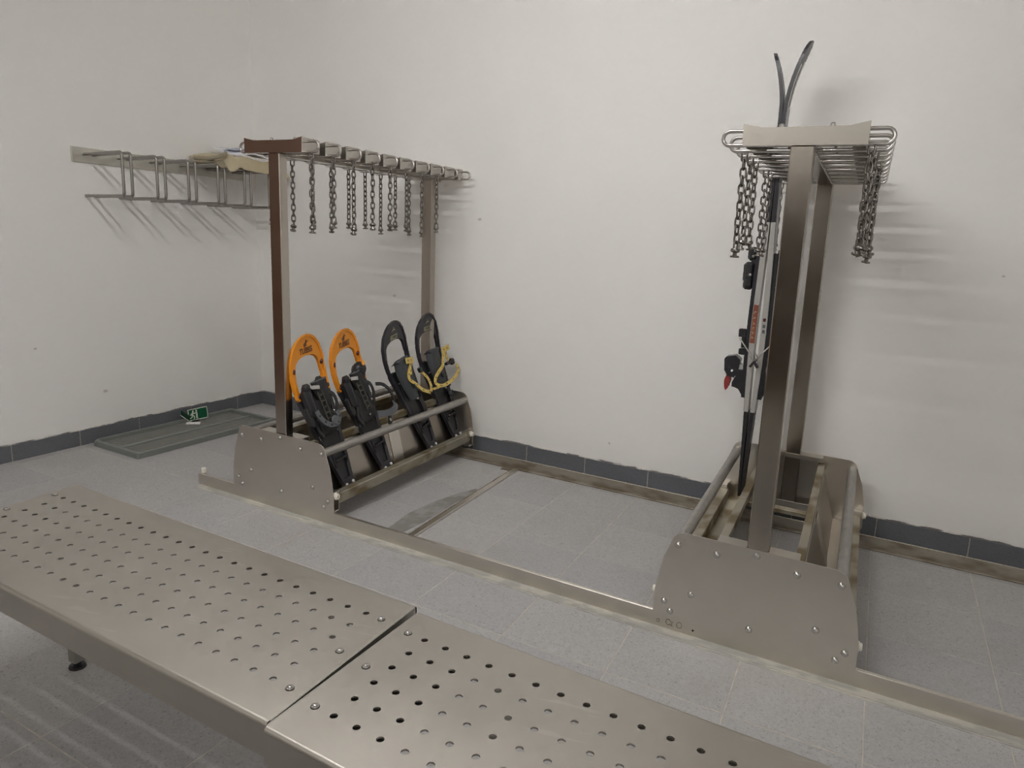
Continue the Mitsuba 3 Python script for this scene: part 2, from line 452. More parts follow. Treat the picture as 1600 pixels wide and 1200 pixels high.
# ------------------------------------------------------------------ rails on the floor
YRAIL, HR = -1.43, 0.0594
r = thing('floor_rail', 'steel floor rail in front of both racks, with a white stopper at its left end', 'rail')
part(r, 'track', cat(box(1.128, 5.6, YRAIL, YRAIL + 0.005, 0.0, HR, 0.001), box(1.128, 5.6, YRAIL + 0.005, YRAIL + 0.016, HR - 0.004, HR, 0.001),
                     box(1.128, 5.6, YRAIL + 0.016, YRAIL + 0.020, HR - 0.022, HR - 0.001), box(1.128, 5.6, YRAIL + 0.005, YRAIL + 0.055, 0.0005, 0.005)), 'm_steel')
part(r, 'end_plate', box(1.1265, 1.129, YRAIL - 0.0005, YRAIL + 0.05, 0.0, HR), 'm_steel')
part(r, 'stopper', lathe([(0, 0), (0.011, 0), (0.0135, 0.003), (0.0135, 0.024), (0.010, 0.028), (0, 0.028)], 14, (1.143, YRAIL + 0.022, HR)), 'm_white', 30, label='white plastic stopper')
# faint stamped marks and a small hole near the right rack
for ch, x, hgt in (('o', 3.692, 0.020), ('C', 3.727, 0.024), ('I', 3.748, 0.018), ('O', 3.768, 0.024)):
    m = meshkit.text_mesh(ch, hgt, 0.0006)
    v = np.array(m.vertices)
    part(r, 'stamped_mark', tm(np.stack([x + v[:, 0], YRAIL - 0.0002 - v[:, 2] * 1.0, 0.016 + v[:, 1]], 1), m.faces), 'm_dusty', label='faint stamped character')
part(r, 'drill_hole', lathe([(0, 0), (0.0042, 0), (0.0042, 0.001), (0, 0.001)], 10, (3.832, YRAIL - 0.0008, 0.024), 1), 'm_black')
put('floor__sealant_strip', tm(*(lambda m: (m.vertices, m.faces))(cat(box(1.15, 5.6, -1.476, YRAIL + 0.001, -0.003, 0.0012, 0.0005), box(1.6, 5.6, -1.489, -1.480, -0.003, 0.0012, 0.0004)))), 'm_sealant', label='dirty pale strip of sealant along the front rail')

r2 = thing('floor_rail', 'dusty steel floor rail along the foot of the back wall', 'rail')
part(r2, 'track', cat(box(1.2, 6.2, -0.176, -0.171, 0.0, 0.055, 0.001), box(1.2, 6.2, -0.171, -0.160, 0.051, 0.055), box(1.2, 6.2, -0.171, -0.120, 0.0005, 0.005)), 'm_dusty')
part(r2, 'top_edge', box(1.2, 6.2, -0.1765, -0.1695, 0.055, 0.0575, 0.0008), 'm_steel')
part(r2, 'base_flange', box(1.2, 6.2, -0.205, -0.176, 0.0005, 0.008, 0.002), 'm_dusty')

k = thing('floor_strap', 'narrow flat steel bar on the floor joining the two rails between the racks', 'bar')
def strap_xf(v):
    o = v.copy()
    o[:, 0] = v[:, 0] + 2.492 - 0.092 * (v[:, 1] + 1.37)
    return o
part(k, 'bar', box(-0.030, 0.0, -1.372, -0.206, 0.0005, 0.011, 0.002), 'm_steel', xf=strap_xf)
part(k, 'rib', box(-0.042, -0.034, -1.372, -0.21, 0.0005, 0.008, 0.001), 'm_dusty', xf=strap_xf)
part(k, 'end_bracket', box(-0.10, -0.002, -0.245, -0.2055, 0.0005, 0.006, 0.001), 'm_dusty', xf=strap_xf)
# dried dirt left where the bar used to lie
pts = [(2.40, -1.33), (2.335, -1.33), (2.29, -1.1), (2.30, -0.9), (2.33, -0.72), (2.36, -0.62), (2.385, -0.66), (2.375, -0.85), (2.39, -1.0), (2.40, -1.15)]
put('floor__dirt_patch', extr(Polygon(pts).buffer(0.01), 0.0006), mat('m_dirt', princ(proc(lambda p, n, uv: mix((0.185, 0.178, 0.165), (0.245, 0.24, 0.235), smoothstep(0.35, 0.7, fbm(p.x * 30, p.y * 22, 1.0)))), 0.9)), label='dark dirt patch beside the flat bar')

# ------------------------------------------------------------------ ski racks
def rack_xf(xc, yc, th):
    def f(v):
        o = v.copy()
        o[:, 0] = xc + v[:, 0] - th * v[:, 1]
        o[:, 1] = yc + v[:, 1]
        o[:, 2] = v[:, 2] - 0.031 * v[:, 1] * np.clip((v[:, 2] - 0.4) / 1.3, 0, 1.05)
        return o
    return f
XF1, XF2 = rack_xf(1.7506, -1.4261, 0.0718), rack_xf(4.0247, -1.4341, 0.1077)
half = [(0.333, 0.058), (0.345, 0.062), (0.344, 0.15), (0.334, 0.212), (0.322, 0.274), (0.296, 0.343)] + arc((0.248, 0.338), 0.048, 0.25, math.pi / 2, 6) + [(0.0, 0.387)]
plate_poly = Polygon(half + [(-x, z) for x, z in reversed(half)])
BOLTS = [(-0.2705, 0.3363), (0.2705, 0.3363), (-0.1336, 0.3356), (0.1336, 0.3356), (0, 0.3669), (-0.2106, 0.1614), (0.2106, 0.1614), (-0.3063, 0.1101), (0.3063, 0.1101), (-0.2811, 0.0767), (0.2811, 0.0767), (0, 0.0947)]
YE = 1.315                                    # inner face of the rear plate
dome = [(0.0, -0.0095), (0.005, -0.009), (0.009, -0.0065), (0.0118, -0.002), (0.0122, 0.0), (0, 0)]
LY = [0.035 + 0.1465 * i for i in range(10)]

def link(c, l, w, r, flip, lean=(0, 0)):
    h = l / 2 - w / 2
    p2 = arc((0, h), w / 2, 0, math.pi, 5) + arc((0, -h), w / 2, math.pi, 2 * math.pi, 5)
    ca, sa = math.cos(flip), math.sin(flip)
    P = np.array([[x * ca, x * sa, z] for x, z in p2]) + np.array(c)
    return tube(P, r, 5, True)

def chain(x, y, ztop, zbot, seed):
    rr = random.Random(seed)
    ms, pitch = [], 0.0272
    z = ztop + 0.004
    i = 0
    a0 = rr.uniform(-0.5, 0.5)
    tw = rr.uniform(-0.10, 0.10)
    while z - pitch > zbot + 0.034:
        ms.append(link((x + rr.uniform(-.0012, .0012), y + rr.uniform(-.0012, .0012), z - 0.017), 0.0350, 0.0185, 0.0035, a0 + tw * i + (math.pi / 2 if i % 2 else 0)))
        z -= pitch
        i += 1
    return cat(ms), z

def toggle(x, y, z, seed):
    rr = random.Random(seed)
    m = lathe([(0, 0.0), (0.014, 0.0), (0.016, -0.003), (0.016, -0.010), (0.013, -0.013), (0.007, -0.014), (0.007, -0.024), (0.0155, -0.0245), (0.0155, -0.031), (0, -0.031)], 10)
    R = trimesh.transformations.rotation_matrix(rr.uniform(-0.35, 0.35), [math.cos(rr.uniform(0, 6.28)), math.sin(rr.uniform(0, 6.28)), 0])
    m.apply_transform(R)
    m.apply_translation([x, y, z])
    return m

cap_poly = Polygon([(-0.181, 1.694), (0.181, 1.694), (0.1825, 1.7605), (0.125, 1.748), (-0.125, 1.748), (-0.1825, 1.7605)])
hood_top = Polygon([(-0.179, 1.7545), (-0.179, 1.759), (-0.125, 1.7475), (0.125, 1.7475), (0.179, 1.759), (0.179, 1.7545), (0.1245, 1.743), (-0.1245, 1.743)])
def hood(y0, y1):
    """folded sheet: a thin top, two end plates and an inward flange on each of their edges; open below and in the middle"""
    ms = [extr_y(hood_top, y0 + 0.007, y1 - 0.010)]
    for s in (-1, 1):
        xa, xb = sorted((s * 0.175, s * 0.179))
        ms.append(box(xa, xb, y0, y1, 1.697, 1.757))
        for ya, yb in ((y0, y0 + 0.003), (y1 - 0.003, y1)):
            p = Polygon([(s * 0.136, 1.697), (s * 0.176, 1.697), (s * 0.176, 1.7565), (s * 0.136, 1.748)])
            ms.append(extr_y(p, ya, yb))
    return cat(ms)
HOOD = hood(0.0, 0.108)

def stadium(y, x1=0.249, z0=1.700, z1=1.7435, r=0.0062):
    c, h = (z0 + z1) / 2, (z1 - z0) / 2
    p = [(x, z) for x, z in arc((x1 - h, c), h, -math.pi / 2, math.pi / 2, 8)] + [(-x, z) for x, z in reversed(arc((x1 - h, c), h, -math.pi / 2, math.pi / 2, 8))]
    P = np.array([[x, y, z] for x, z in p])
    # long straights need no extra points
    return tube(P, r, 8, True)

def make_rack(label, XF, chains_left, chains_right, seed):
    k = thing('ski_rack', label, 'ski rack')
    for side in (0, 1):
        y0, y1 = (-0.004, 0.0) if side == 0 else (YE, YE + 0.004)
        pl = part(k, 'end_plate', extr_y(plate_poly, y0, y1), 'm_steel', xf=XF, label='bolted steel end plate' if side == 0 else 'steel end plate next to the wall')
        for x, z in BOLTS:
            m = lathe(dome, 14, (x, y0 if side == 0 else y1, z), 1)
            if side:
                v = np.array(m.vertices); v[:, 1] = 2 * y1 - v[:, 1]
                m = tm(v, np.array(m.faces)[:, ::-1])
            part(pl, 'bolt', m, 'm_bolt', smooth=True, xf=XF)
        # top flange with a slot for the post, lower flange
        ya, yb = (0.0, 0.058) if side == 0 else (YE - 0.058, YE)
        fl = sbox(-0.137, ya, 0.137, yb).difference(sbox(-0.037, ya + (0.0 if side == 0 else 0.004), 0.037, yb - (0.004 if side == 0 else 0.0)))
        m = extr(fl, 0.004); m.apply_translation([0, 0, 0.382])
        lip = box(-0.137, 0.137, yb - 0.003, yb, 0.366, 0.386) if side == 0 else box(-0.137, 0.137, ya, ya + 0.003, 0.366, 0.386)
        part(pl, 'flange', cat(m, lip), 'm_steel', xf=XF)
        lo = box(-0.10, 0.10, yb - 0.006, yb, 0.10, 0.145, 0.001) if side == 0 else box(-0.10, 0.10, ya, ya + 0.006, 0.10, 0.145, 0.001)
        part(pl, 'lower_bracket', lo, 'm_steel', xf=XF)
        # posts
        pya, pyb = (0.003, 0.054) if side == 0 else (YE - 0.054, YE - 0.003)
        part(k, 'post', box(-0.0352, 0.0352, pya, pyb, 0.10, 1.694, 0.0035), 'm_post', xf=XF, label='square steel post')
        # carriage on the rail at both lower corners with white plastic buffers
        for s in (-1, 1):
            xa, xb = sorted((s * 0.300, s * 0.338))
            cya, cyb = (0.001, 0.045) if side == 0 else (YE - 0.045, YE - 0.001)
            part(k, 'carriage', cat(box(xa, xb, cya, cya + 0.004, 0.062, 0.155), box(xa, xb, cyb - 0.004, cyb, 0.062, 0.155), box(xa, xb, cya, cyb, 0.150, 0.158, 0.001), box(xa, xb, cya, cyb, 0.060, 0.065, 0.001)), 'm_steel', xf=XF)
            rb = lathe([(0.0, 0.0), (0.0155, 0.0), (0.017, 0.002), (0.017, 0.017), (0.0135, 0.018), (0.0135, 0.024), (0.011, 0.026), (0.006, 0.026), (0.006, 0.018), (0.0, 0.018)], 14, (0, 0, 0), 0)
            v = np.array(rb.vertices)
            v = v * [s, 1, 1] + [s * 0.330, (0.019 if side == 0 else YE - 0.019), 0.137]
            part(k, 'buffer', tm(v, rb.faces if s > 0 else np.array(rb.faces)[:, ::-1]), 'm_white', 35, xf=XF, label='white plastic buffer')
    for s in (-1, 1):
        part(k, 'upper_tube', tube([(s * 0.2705, 0.0, 0.3363), (s * 0.2705, YE, 0.3363)], 0.021, 16), 'm_tube', smooth=40, xf=XF, label='dusty round tube')
        part(k, 'inner_bar', box(s * 0.1336 - 0.0155, s * 0.1336 + 0.0155, 0.0, YE, 0.318, 0.352, 0.002), 'm_trough', xf=XF)
        xa, xb = sorted((s * 0.288, s * 0.332))
        part(k, 'lower_bar', box(xa, xb, 0.046, YE - 0.046, 0.088, 0.140, 0.003), 'm_trough', xf=XF, label='square lower bar of the trough')
        # inclined trough sheet: from the inner bar down, then flat out to the lower bar
        sec = [(0.1336, 0.318), (0.150, 0.300), (0.212, 0.086), (0.300, 0.086)]
        poly = LineString(sec).buffer(0.0016, cap_style=2, join_style=2)
        if s < 0:
            poly = Polygon([(-x, z) for x, z in poly.exterior.coords])
        part(k, 'trough_sheet', extr_y(poly, 0.002, YE - 0.002), 'm_panel' if s > 0 else 'm_trough', xf=XF, label='sloping sheet of the tail trough')
    part(k, 'cross_strut', box(-0.135, 0.135, 0.64, 0.68, 0.300, 0.318, 0.001), 'm_trough', xf=XF)
    # a lighter strip riveted on the sloping sheet half way along
    d = np.array([0.212 - 0.150, 0.086 - 0.300]); nn = np.array([-d[1], d[0]]) / np.hypot(*d)
    a, b = np.array([0.150, 0.300]) + nn * 0.0017, np.array([0.212, 0.086]) + nn * 0.0017
    poly = Polygon([tuple(a), tuple(b), tuple(b + nn * 0.004), tuple(a + nn * 0.004)])
    part(k, 'divider_strip', extr_y(poly, 0.665, 0.757), 'm_steel', xf=XF)
    # header
    part(k, 'top_beam', box(-0.031, 0.031, 0.055, 1.372, 1.684, 1.739, 0.003), 'm_post', xf=XF)
    part(k, 'end_cap', extr_y(cap_poly, -0.004 + 0.018 - 0.016, 0.018 - 0.012), 'm_cap', xf=XF, label='steel end cap of the header')
    part(k, 'end_cap', extr_y(cap_poly, 1.372, 1.376), 'm_steel', xf=XF)
    for i, y in enumerate(LY):
        m = HOOD.copy()
        y0, y1 = max(y - 0.026, 0.0065), min(y + 0.082, 1.372)
        v = np.array(m.vertices)
        v[:, 1] = y0 + v[:, 1] / 0.108 * (y1 - y0)
        hu = part(k, 'hood', tm(v, m.faces), 'm_hood', xf=XF)
        part(hu, 'loop_rod', stadium(y), 'm_rod', smooth=True, xf=XF)
        if i < 9:
            for s in (-0.075, 0.075):
                nut = cat(box(s - 0.0125, s + 0.0125, y + 0.020, y + 0.045, 1.7465, 1.757, 0.003), lathe([(0, 0), (0.008, 0), (0.008, 0.008), (0.005, 0.011), (0, 0.011)], 10, (s, y + 0.0325, 1.757)),
                          lathe([(0, 0), (0.006, 0), (0.006, -0.022), (0, -0.022)], 8, (s, y + 0.0325, 1.7425)))
                part(hu, 'bolt', nut, 'm_bolt', 35, xf=XF)
    for side, ids in ((-1, chains_left), (1, chains_right)):
        for i in ids:
            y = LY[i] + 0.0
            x = side * (0.205 if side > 0 else 0.2) + (rng.uniform(-0.022, 0.022) if XF is XF2 and side > 0 else 0)
            m, z = chain(x, y, 1.6975, 1.352 + rng.uniform(-.022, .006), seed * 100 + i + 50 * (side > 0))
            c = part(k, 'chain', m, 'm_chain', smooth=True, xf=XF)
            part(c, 'toggle', toggle(x, y, z + 0.003, seed * 100 + i), 'm_chain', 40, xf=XF)
    return k

make_rack('stainless steel ski rack near the corner holding four snowshoes', XF1, [1, 2, 3, 4, 5, 6, 7, 8, 9], [0, 1, 2, 3, 4, 5, 6, 7], 3)
make_rack('stainless steel ski rack on the right holding one pair of skis', XF2, [1, 2, 3, 5, 6, 9], [0, 1, 2, 3, 4, 6, 7], 9)

# ------------------------------------------------------------------ snowshoes
K = -0.40
DV = np.array([K, 0, 1]) / math.hypot(1, K)                 # up the shoe
D1 = np.array([-0.0718, 1, 0])                              # across the shoe, along the rack
DN = np.cross(D1, DV); DN /= np.linalg.norm(DN)             # out of the shoe, towards its upper side
B0 = np.array([1.7506 + 0.25, -1.4261, 0.09])
L = 0.80
def half_w(v):
    return np.interp(v, [0.0, 0.015, 0.05, 0.12, 0.30, 0.50, 0.60, 0.68, 0.735, 0.772, 0.792, 0.80], [0.020, 0.033, 0.042, 0.056, 0.088, 0.118, 0.125, 0.122, 0.102, 0.070, 0.036, 0.0])
def curl(v):
    return 0.085 * np.clip((v - 0.50) / 0.30, 0, 1) ** 1.8
def shoe_xf(y0, lean, dv=0.0):
    ca, sa = math.cos(lean), math.sin(lean)
    def f(q):
        s, v, n = q[:, 0], q[:, 1], q[:, 2]
        n = n + curl(v)
        y = y0 + s * ca + v * sa
        w = dv + v * ca - s * sa
        return B0 + y[:, None] * D1 + w[:, None] * DV + n[:, None] * DN
    return f
def subdiv(m, e=0.03):
    v, f = trimesh.remesh.subdivide_to_size(m.vertices, m.faces, e, max_iter=8)
    return tm(v, f)
vs = np.concatenate([np.linspace(0, 0.05, 5), np.linspace(0.08, 0.66, 22), np.linspace(0.68, 0.80, 14)])
OUT = Polygon([(half_w(v), v) for v in vs] + [(-half_w(v), v) for v in vs[::-1][1:]]).buffer(0.004).buffer(-0.004)
def shoe_text(y, w, poly_or_txt, h, xf, mtl, t, name, squash=1.0):
    m = meshkit.text_mesh(poly_or_txt, h, 0.0012, bold=True)
    v = np.array(m.vertices)
    v[:, 0] -= (v[:, 0].max() + v[:, 0].min()) / 2
    v[:, 0] *= squash
    return tm(np.stack([y + v[:, 0], w + v[:, 1], t + v[:, 2]], 1), m.faces)

def to_shoe(pts, y0, lean):
    """points (y along the rack, w up the plane) into the shoe's own (s, v)"""
    ca, sa = math.cos(lean), math.sin(lean)
    return [((y - y0) * ca - w * sa, (y - y0) * sa + w * ca) for y, w in pts]

def strap3(pts, n, w, t, s_up=(0, 0, 1), steps=5):
    """flat strap through (s, v) points with normal offset(s) n; broad face towards the viewer"""
    if np.isscalar(n):
        n = [n] * len(pts)
    P = smooth_path([(a, b, c) for (a, b), c in zip(pts, n)], steps)
    return band(P, w, t, s_up)

def make_shoe(kind, y0, lean, label, group, dv=0.0, extra=None):
    XF = shoe_xf(y0, lean, dv)
    k = thing('snowshoe', label, 'snowshoe', group)
    def XB(q):                                # the binding hugs the deck
        return XF(np.column_stack([q[:, 0] - 0.014, q[:, 1], q[:, 2] * 0.7]))
    orange = kind == 'orange'
    split = 0.505
    crown = 0.702 if orange else 0.690
    hole = Polygon([(0.094, 0.42), (0.097, 0.60), (0.088, 0.655)] + [(0.088 * math.cos(a) ** 0.8, 0.648 + (crown - 0.648) * math.sin(a) ** 0.9) for a in np.linspace(0.15, math.pi / 2 - 1e-6, 7)] +
                   [(-0.088 * math.cos(a) ** 0.8, 0.648 + (crown - 0.648) * math.sin(a) ** 0.9) for a in np.linspace(math.pi / 2 - 1e-6, 0.15, 7)] + [(-0.088, 0.655), (-0.097, 0.60), (-0.094, 0.42)]).buffer(0)
    if not orange:
        hole = hole.buffer(0.006)
    low = OUT.buffer(-0.020).intersection(sbox(-1, -1, 1, split)).difference(sbox(-1, -1, 1, 0.09))
    ring = OUT.difference(hole)
    toe = ring.intersection(sbox(-1, split, 1, 2))
    m = subdiv(extr(toe, 0.016)); m.apply_translation([0, 0, -0.008])
    tk = part(k, 'toe_frame', m, 'm_orange' if orange else 'm_frame', 30, XF, label='orange plastic toe' if orange else 'black plastic toe with a wide opening')
    # raised rim along the toe's outer edge
    rim = OUT.difference(OUT.buffer(-0.011)).intersection(sbox(-1, split, 1, 2))
    m = subdiv(extr(rim, 0.010)); m.apply_translation([0, 0, 0.004])
    part(tk, 'rim', m, 'm_orange' if orange else 'm_frame', 30, XF)
    side = OUT.difference(OUT.buffer(-0.024)).intersection(sbox(-1, -1, 1, split + 0.01)).union(OUT.intersection(sbox(-1, -1, 1, 0.06)))
    m = subdiv(extr(side, 0.022), 0.06); m.apply_translation([0, 0, -0.011])
    part(k, 'side_frame', m, 'm_frame', 30, XF)
    slits = unary_union([sbox(s - 0.006, v, s + 0.006, v + 0.055) for s, v in ((-0.072, 0.30), (0.070, 0.36), (-0.048, 0.14), (0.046, 0.10), (-0.030, 0.205))] + [sbox(0.018, 0.03, 0.03, 0.06), sbox(-0.034, 0.045, -0.022, 0.085)])
    deck = OUT.buffer(-0.018).intersection(sbox(-1, 0.012, 1, split + (0.035 if orange else 0.02))).difference(slits)
    m = extr(deck, 0.006); m.apply_translation([0, 0, -0.003])
    part(k, 'deck', subdiv(m, 0.08), 'm_deck', False, XF)
    # ribs and a heel lift on the deck
    part(k, 'heel_lift', cat(box(-0.045, 0.045, 0.155, 0.168, 0.003, 0.026, 0.004), box(-0.052, -0.040, 0.13, 0.21, 0.003, 0.018, 0.003), box(0.040, 0.052, 0.13, 0.21, 0.003, 0.018, 0.003)), 'm_black', xf=XF)
    # tail feet: two pale rivets at the very tail
    for s in (-0.026, 0.026):
        part(k, 'tail_rivet', lathe([(0, 0.0), (0.0085, 0.0), (0.0085, 0.006), (0.005, 0.009), (0, 0.009)], 10, (s, 0.030, 0.011)), 'm_print', True, XF)
    for s, v in ((-0.066, 0.455), (0.030, 0.40), (-0.03, 0.335), (0.055, 0.30)):
        part(k, 'rivet', lathe([(0, 0.012), (0.004, 0.0115), (0.0065, 0.008), (0.007, 0.0), (0, 0)], 10, (s, v, 0.055 if abs(s) < 0.05 else 0.004)), 'm_bolt', True, XF)
    if orange:
        for s, v in ((-0.107, 0.645), (0.105, 0.645), (-0.110, 0.525), (0.110, 0.525)):
            part(tk, 'lug', cat(lathe([(0, 0), (0.010, 0), (0.010, 0.006), (0.006, 0.011), (0, 0.011)], 10, (s, v, 0.007)), box(s - 0.004, s + 0.012, v - 0.002, v + 0.012, 0.008, 0.014, 0.002)), 'm_maroon', 30, XF, label='dark red lug')
        part(tk, 'lettering', subdiv(shoe_text(0.0, 0.712, 'TUBBS', 0.026, XF, '', 0.0085, '', 0.80), 0.03), 'm_maroon', xf=XF, label='dark red lettering')
        lg = unary_union([LineString([(-0.012, 0.752), (-0.002, 0.760), (0.014, 0.764)]).buffer(0.0028), LineString([(0.0, 0.759), (0.004, 0.749), (-0.006, 0.744)]).buffer(0.003), Point(0.004, 0.770).buffer(0.0038), LineString([(-0.012, 0.746), (0.0, 0.748)]).buffer(0.002)])
        m = extr(lg, 0.0012); m.apply_translation([0, 0, 0.0085])
        part(tk, 'emblem', subdiv(m, 0.02), 'm_maroon', xf=XF, label='small dark red emblem')
        # binding: sole plate, two toe cups, laced cover with ladder straps, heel strap
        bk = part(k, 'binding', cat(box(-0.066, 0.066, 0.225, 0.50, 0.004, 0.032, 0.012), box(-0.058, 0.060, 0.30, 0.48, 0.028, 0.066, 0.016)), 'm_blackrough', 40, XB, label='black boot binding')
        def cup(s, v, r, h, n0=0.02):
            return lathe([(r, 0), (r * 1.02, h * 0.6), (r * 0.86, h), (r * 0.74, h), (r * 0.80, h * 0.5), (0, h * 0.3)], 14, (s, v, n0))
        c1 = cat(box(-0.098, -0.042, 0.40, 0.555, 0.012, 0.085, 0.020), box(-0.088, -0.050, 0.53, 0.575, 0.03, 0.092, 0.014))
        c3 = cat(box(0.002, 0.078, 0.42, 0.585, 0.012, 0.092, 0.030), box(-0.105, -0.07, 0.36, 0.47, 0.008, 0.06, 0.014))
        part(bk, 'side_wing', c3, 'm_blackrough', 40, XB)
        part(bk, 'toe_wing', c1, 'm_black', 40, XB)
        v_ = lathe([(0.040, 0.0), (0.052, 0.06), (0.054, 0.11), (0.050, 0.112), (0.046, 0.06), (0.03, 0.02), (0, 0.015)], 18, (0, 0, 0), 1)
        q = np.array(v_.vertices) * [0.95, 1, 0.70] + [0.036, 0.455, 0.052]
        part(bk, 'toe_cup', tm(q, v_.faces), 'm_blackrough', 40, XB)
        rim_ = tube([(0.036 + 0.050 * math.cos(a), 0.566, 0.052 + 0.037 * math.sin(a)) for a in np.linspace(0, 2 * math.pi, 20, endpoint=False)], 0.004, 6, True)
        part(bk, 'cup_rim', rim_, 'm_grey', True, XB)
        part(bk, 'clip', band(smooth_path([(-0.05, 0.548, 0.088), (-0.02, 0.540, 0.096), (0.0, 0.535, 0.094)], 5), 0.018, 0.004, (0, 0, 1)), 'm_silver', xf=XB)
        lad = [box(-0.020, -0.013, 0.36, 0.515, 0.078, 0.090, 0.002), box(0.011, 0.018, 0.36, 0.515, 0.078, 0.090, 0.002)] + [box(-0.016, 0.014, 0.37 + 0.030 * i, 0.379 + 0.030 * i, 0.078, 0.087, 0.002) for i in range(5)]
        part(bk, 'ladder_strap', cat(lad), 'm_olive', xf=XB)
        part(bk, 'side_strap', strap3([(0.05, 0.50), (0.085, 0.47), (0.095, 0.42), (0.075, 0.36)], [0.09, 0.085, 0.07, 0.05], 0.020, 0.005), 'm_black', xf=XB)
        part(bk, 'side_strap', strap3([(-0.07, 0.40), (-0.085, 0.35), (-0.06, 0.30)], [0.07, 0.06, 0.05], 0.018, 0.005), 'm_black', xf=XB)
    else:
        tag = sbox(-0.036, 0.700, 0.036, 0.724)
        m = extr(tag, 0.0012); m.apply_translation([0, 0, 0.0085])
        part(tk, 'badge', subdiv(m, 0.02), 'm_tan', xf=XF, label='tan badge')
        part(tk, 'lettering', subdiv(shoe_text(0.0, 0.7045, 'TUBBS', 0.0150, XF, '', 0.0095, '', 0.95), 0.02), 'm_greenblack', xf=XF, label='dark lettering')
        lg = unary_union([LineString([(-0.014, 0.745), (0.0, 0.753), (0.014, 0.748)]).buffer(0.003), Point(0.002, 0.760).buffer(0.004)])
        m = extr(lg, 0.0012); m.apply_translation([0, 0, 0.0085])
        part(tk, 'emblem', subdiv(m, 0.02), 'm_tan', xf=XF)
        bk = part(k, 'binding', box(-0.058, 0.058, 0.20, 0.50, 0.004, 0.026, 0.010), 'm_black', 40, XB, label='slate grey moulded binding')
        # curved slate-grey toe shell, narrowing to the heel
        ns, nv = 13, 12
        ss, vv = np.meshgrid(np.linspace(-1, 1, ns), np.linspace(0.335, 0.575, nv), indexing='ij')
        wd = np.interp(vv, [0.335, 0.42, 0.50, 0.575], [0.036, 0.056, 0.064, 0.056])
        X, Y = ss * wd - 0.006, vv
        top = 0.034 + 0.062 * np.clip(1 - ss ** 2, 0, 1) ** 0.5 * np.interp(vv, [0.335, 0.46, 0.575], [0.55, 0.95, 1.0]) + 0.012
        part(bk, 'toe_shell', grid_closed(X, Y, top, np.maximum(top - 0.007, 0.024)), 'm_slate', 50, XB)
        part(bk, 'shell_flap', box(-0.062, 0.050, 0.56, 0.585, 0.040, 0.096, 0.010), 'm_slate', 40, XB)
        part(bk, 'spike', cat(sweep([(-0.055, 0.575, 0.05), (-0.105, 0.570, 0.055)], np.array([circ(0.008, 6), circ(0.001, 6)])), box(-0.10, -0.070, 0.52, 0.532, 0.01, 0.03, 0.003)), 'm_black', xf=XB)
        hl = strap3([(-0.03, 0.22), (0.0, 0.20), (0.045, 0.22), (0.052, 0.30), (0.042, 0.345)], 0.045, 0.035, 0.006)
        part(bk, 'heel_strap', hl, 'm_black', xf=XB)
        part(bk, 'buckle', cat(box(0.035, 0.068, 0.33, 0.365, 0.05, 0.075, 0.006), box(-0.028, -0.004, 0.40, 0.425, 0.098, 0.112, 0.004)), 'm_black', 30, XB)
    if extra:
        extra(k, bk, XF)
    return k

def straps_b1(k, bk, XF):
    y0, le = 1.008, -0.190
    a = to_shoe([(0.869, 0.546), (0.905, 0.546), (0.941, 0.544)], y0, le)
    b = to_shoe([(0.930, 0.53), (0.890, 0.486), (0.874, 0.442), (0.919, 0.405), (0.971, 0.36), (1.034, 0.335)], y0, le)
    c = to_shoe([(1.002, 0.471), (1.023, 0.449), (1.054, 0.411), (1.06, 0.365), (1.044, 0.335)], y0, le)
    d = to_shoe([(0.915, 0.54), (0.905, 0.50), (0.893, 0.465)], y0, le)
    for nm, p, w, n in (('block', a, 0.034, 0.085), ('strap', b, 0.020, 0.075), ('strap', c, 0.020, 0.075), ('strap', d, 0.016, 0.08)):
        kk = part(bk, 'yellow_strap', strap3(p, n, w, 0.005, (0, 0, 1)), 'm_yellow', xf=XF, label='yellow rubber strap with dark holes')
        P = smooth_path([(x, y, n + 0.003) for x, y in p], 8)
        for q in P[4::7]:
            part(kk, 'hole', lathe([(0, 0.0015), (0.0034, 0.0015), (0.0034, 0), (0, 0)], 8, tuple(q)), 'm_black', xf=XF)
    part(bk, 'strap_buckle', box(*(lambda q: (q[0] - 0.014, q[0] + 0.012, q[1] - 0.008, q[1] + 0.022))(c[0]), 0.062, 0.088, 0.005), 'm_greenblack', xf=XF)
    e = to_shoe([(0.938, 0.234)], y0, le)[0]
    part(k, 'logo_tag', box(e[0] - 0.017, e[0] + 0.017, e[1] - 0.010, e[1] + 0.010, 0.012, 0.016, 0.001), 'm_orangelogo', xf=XF, label='small orange tag')

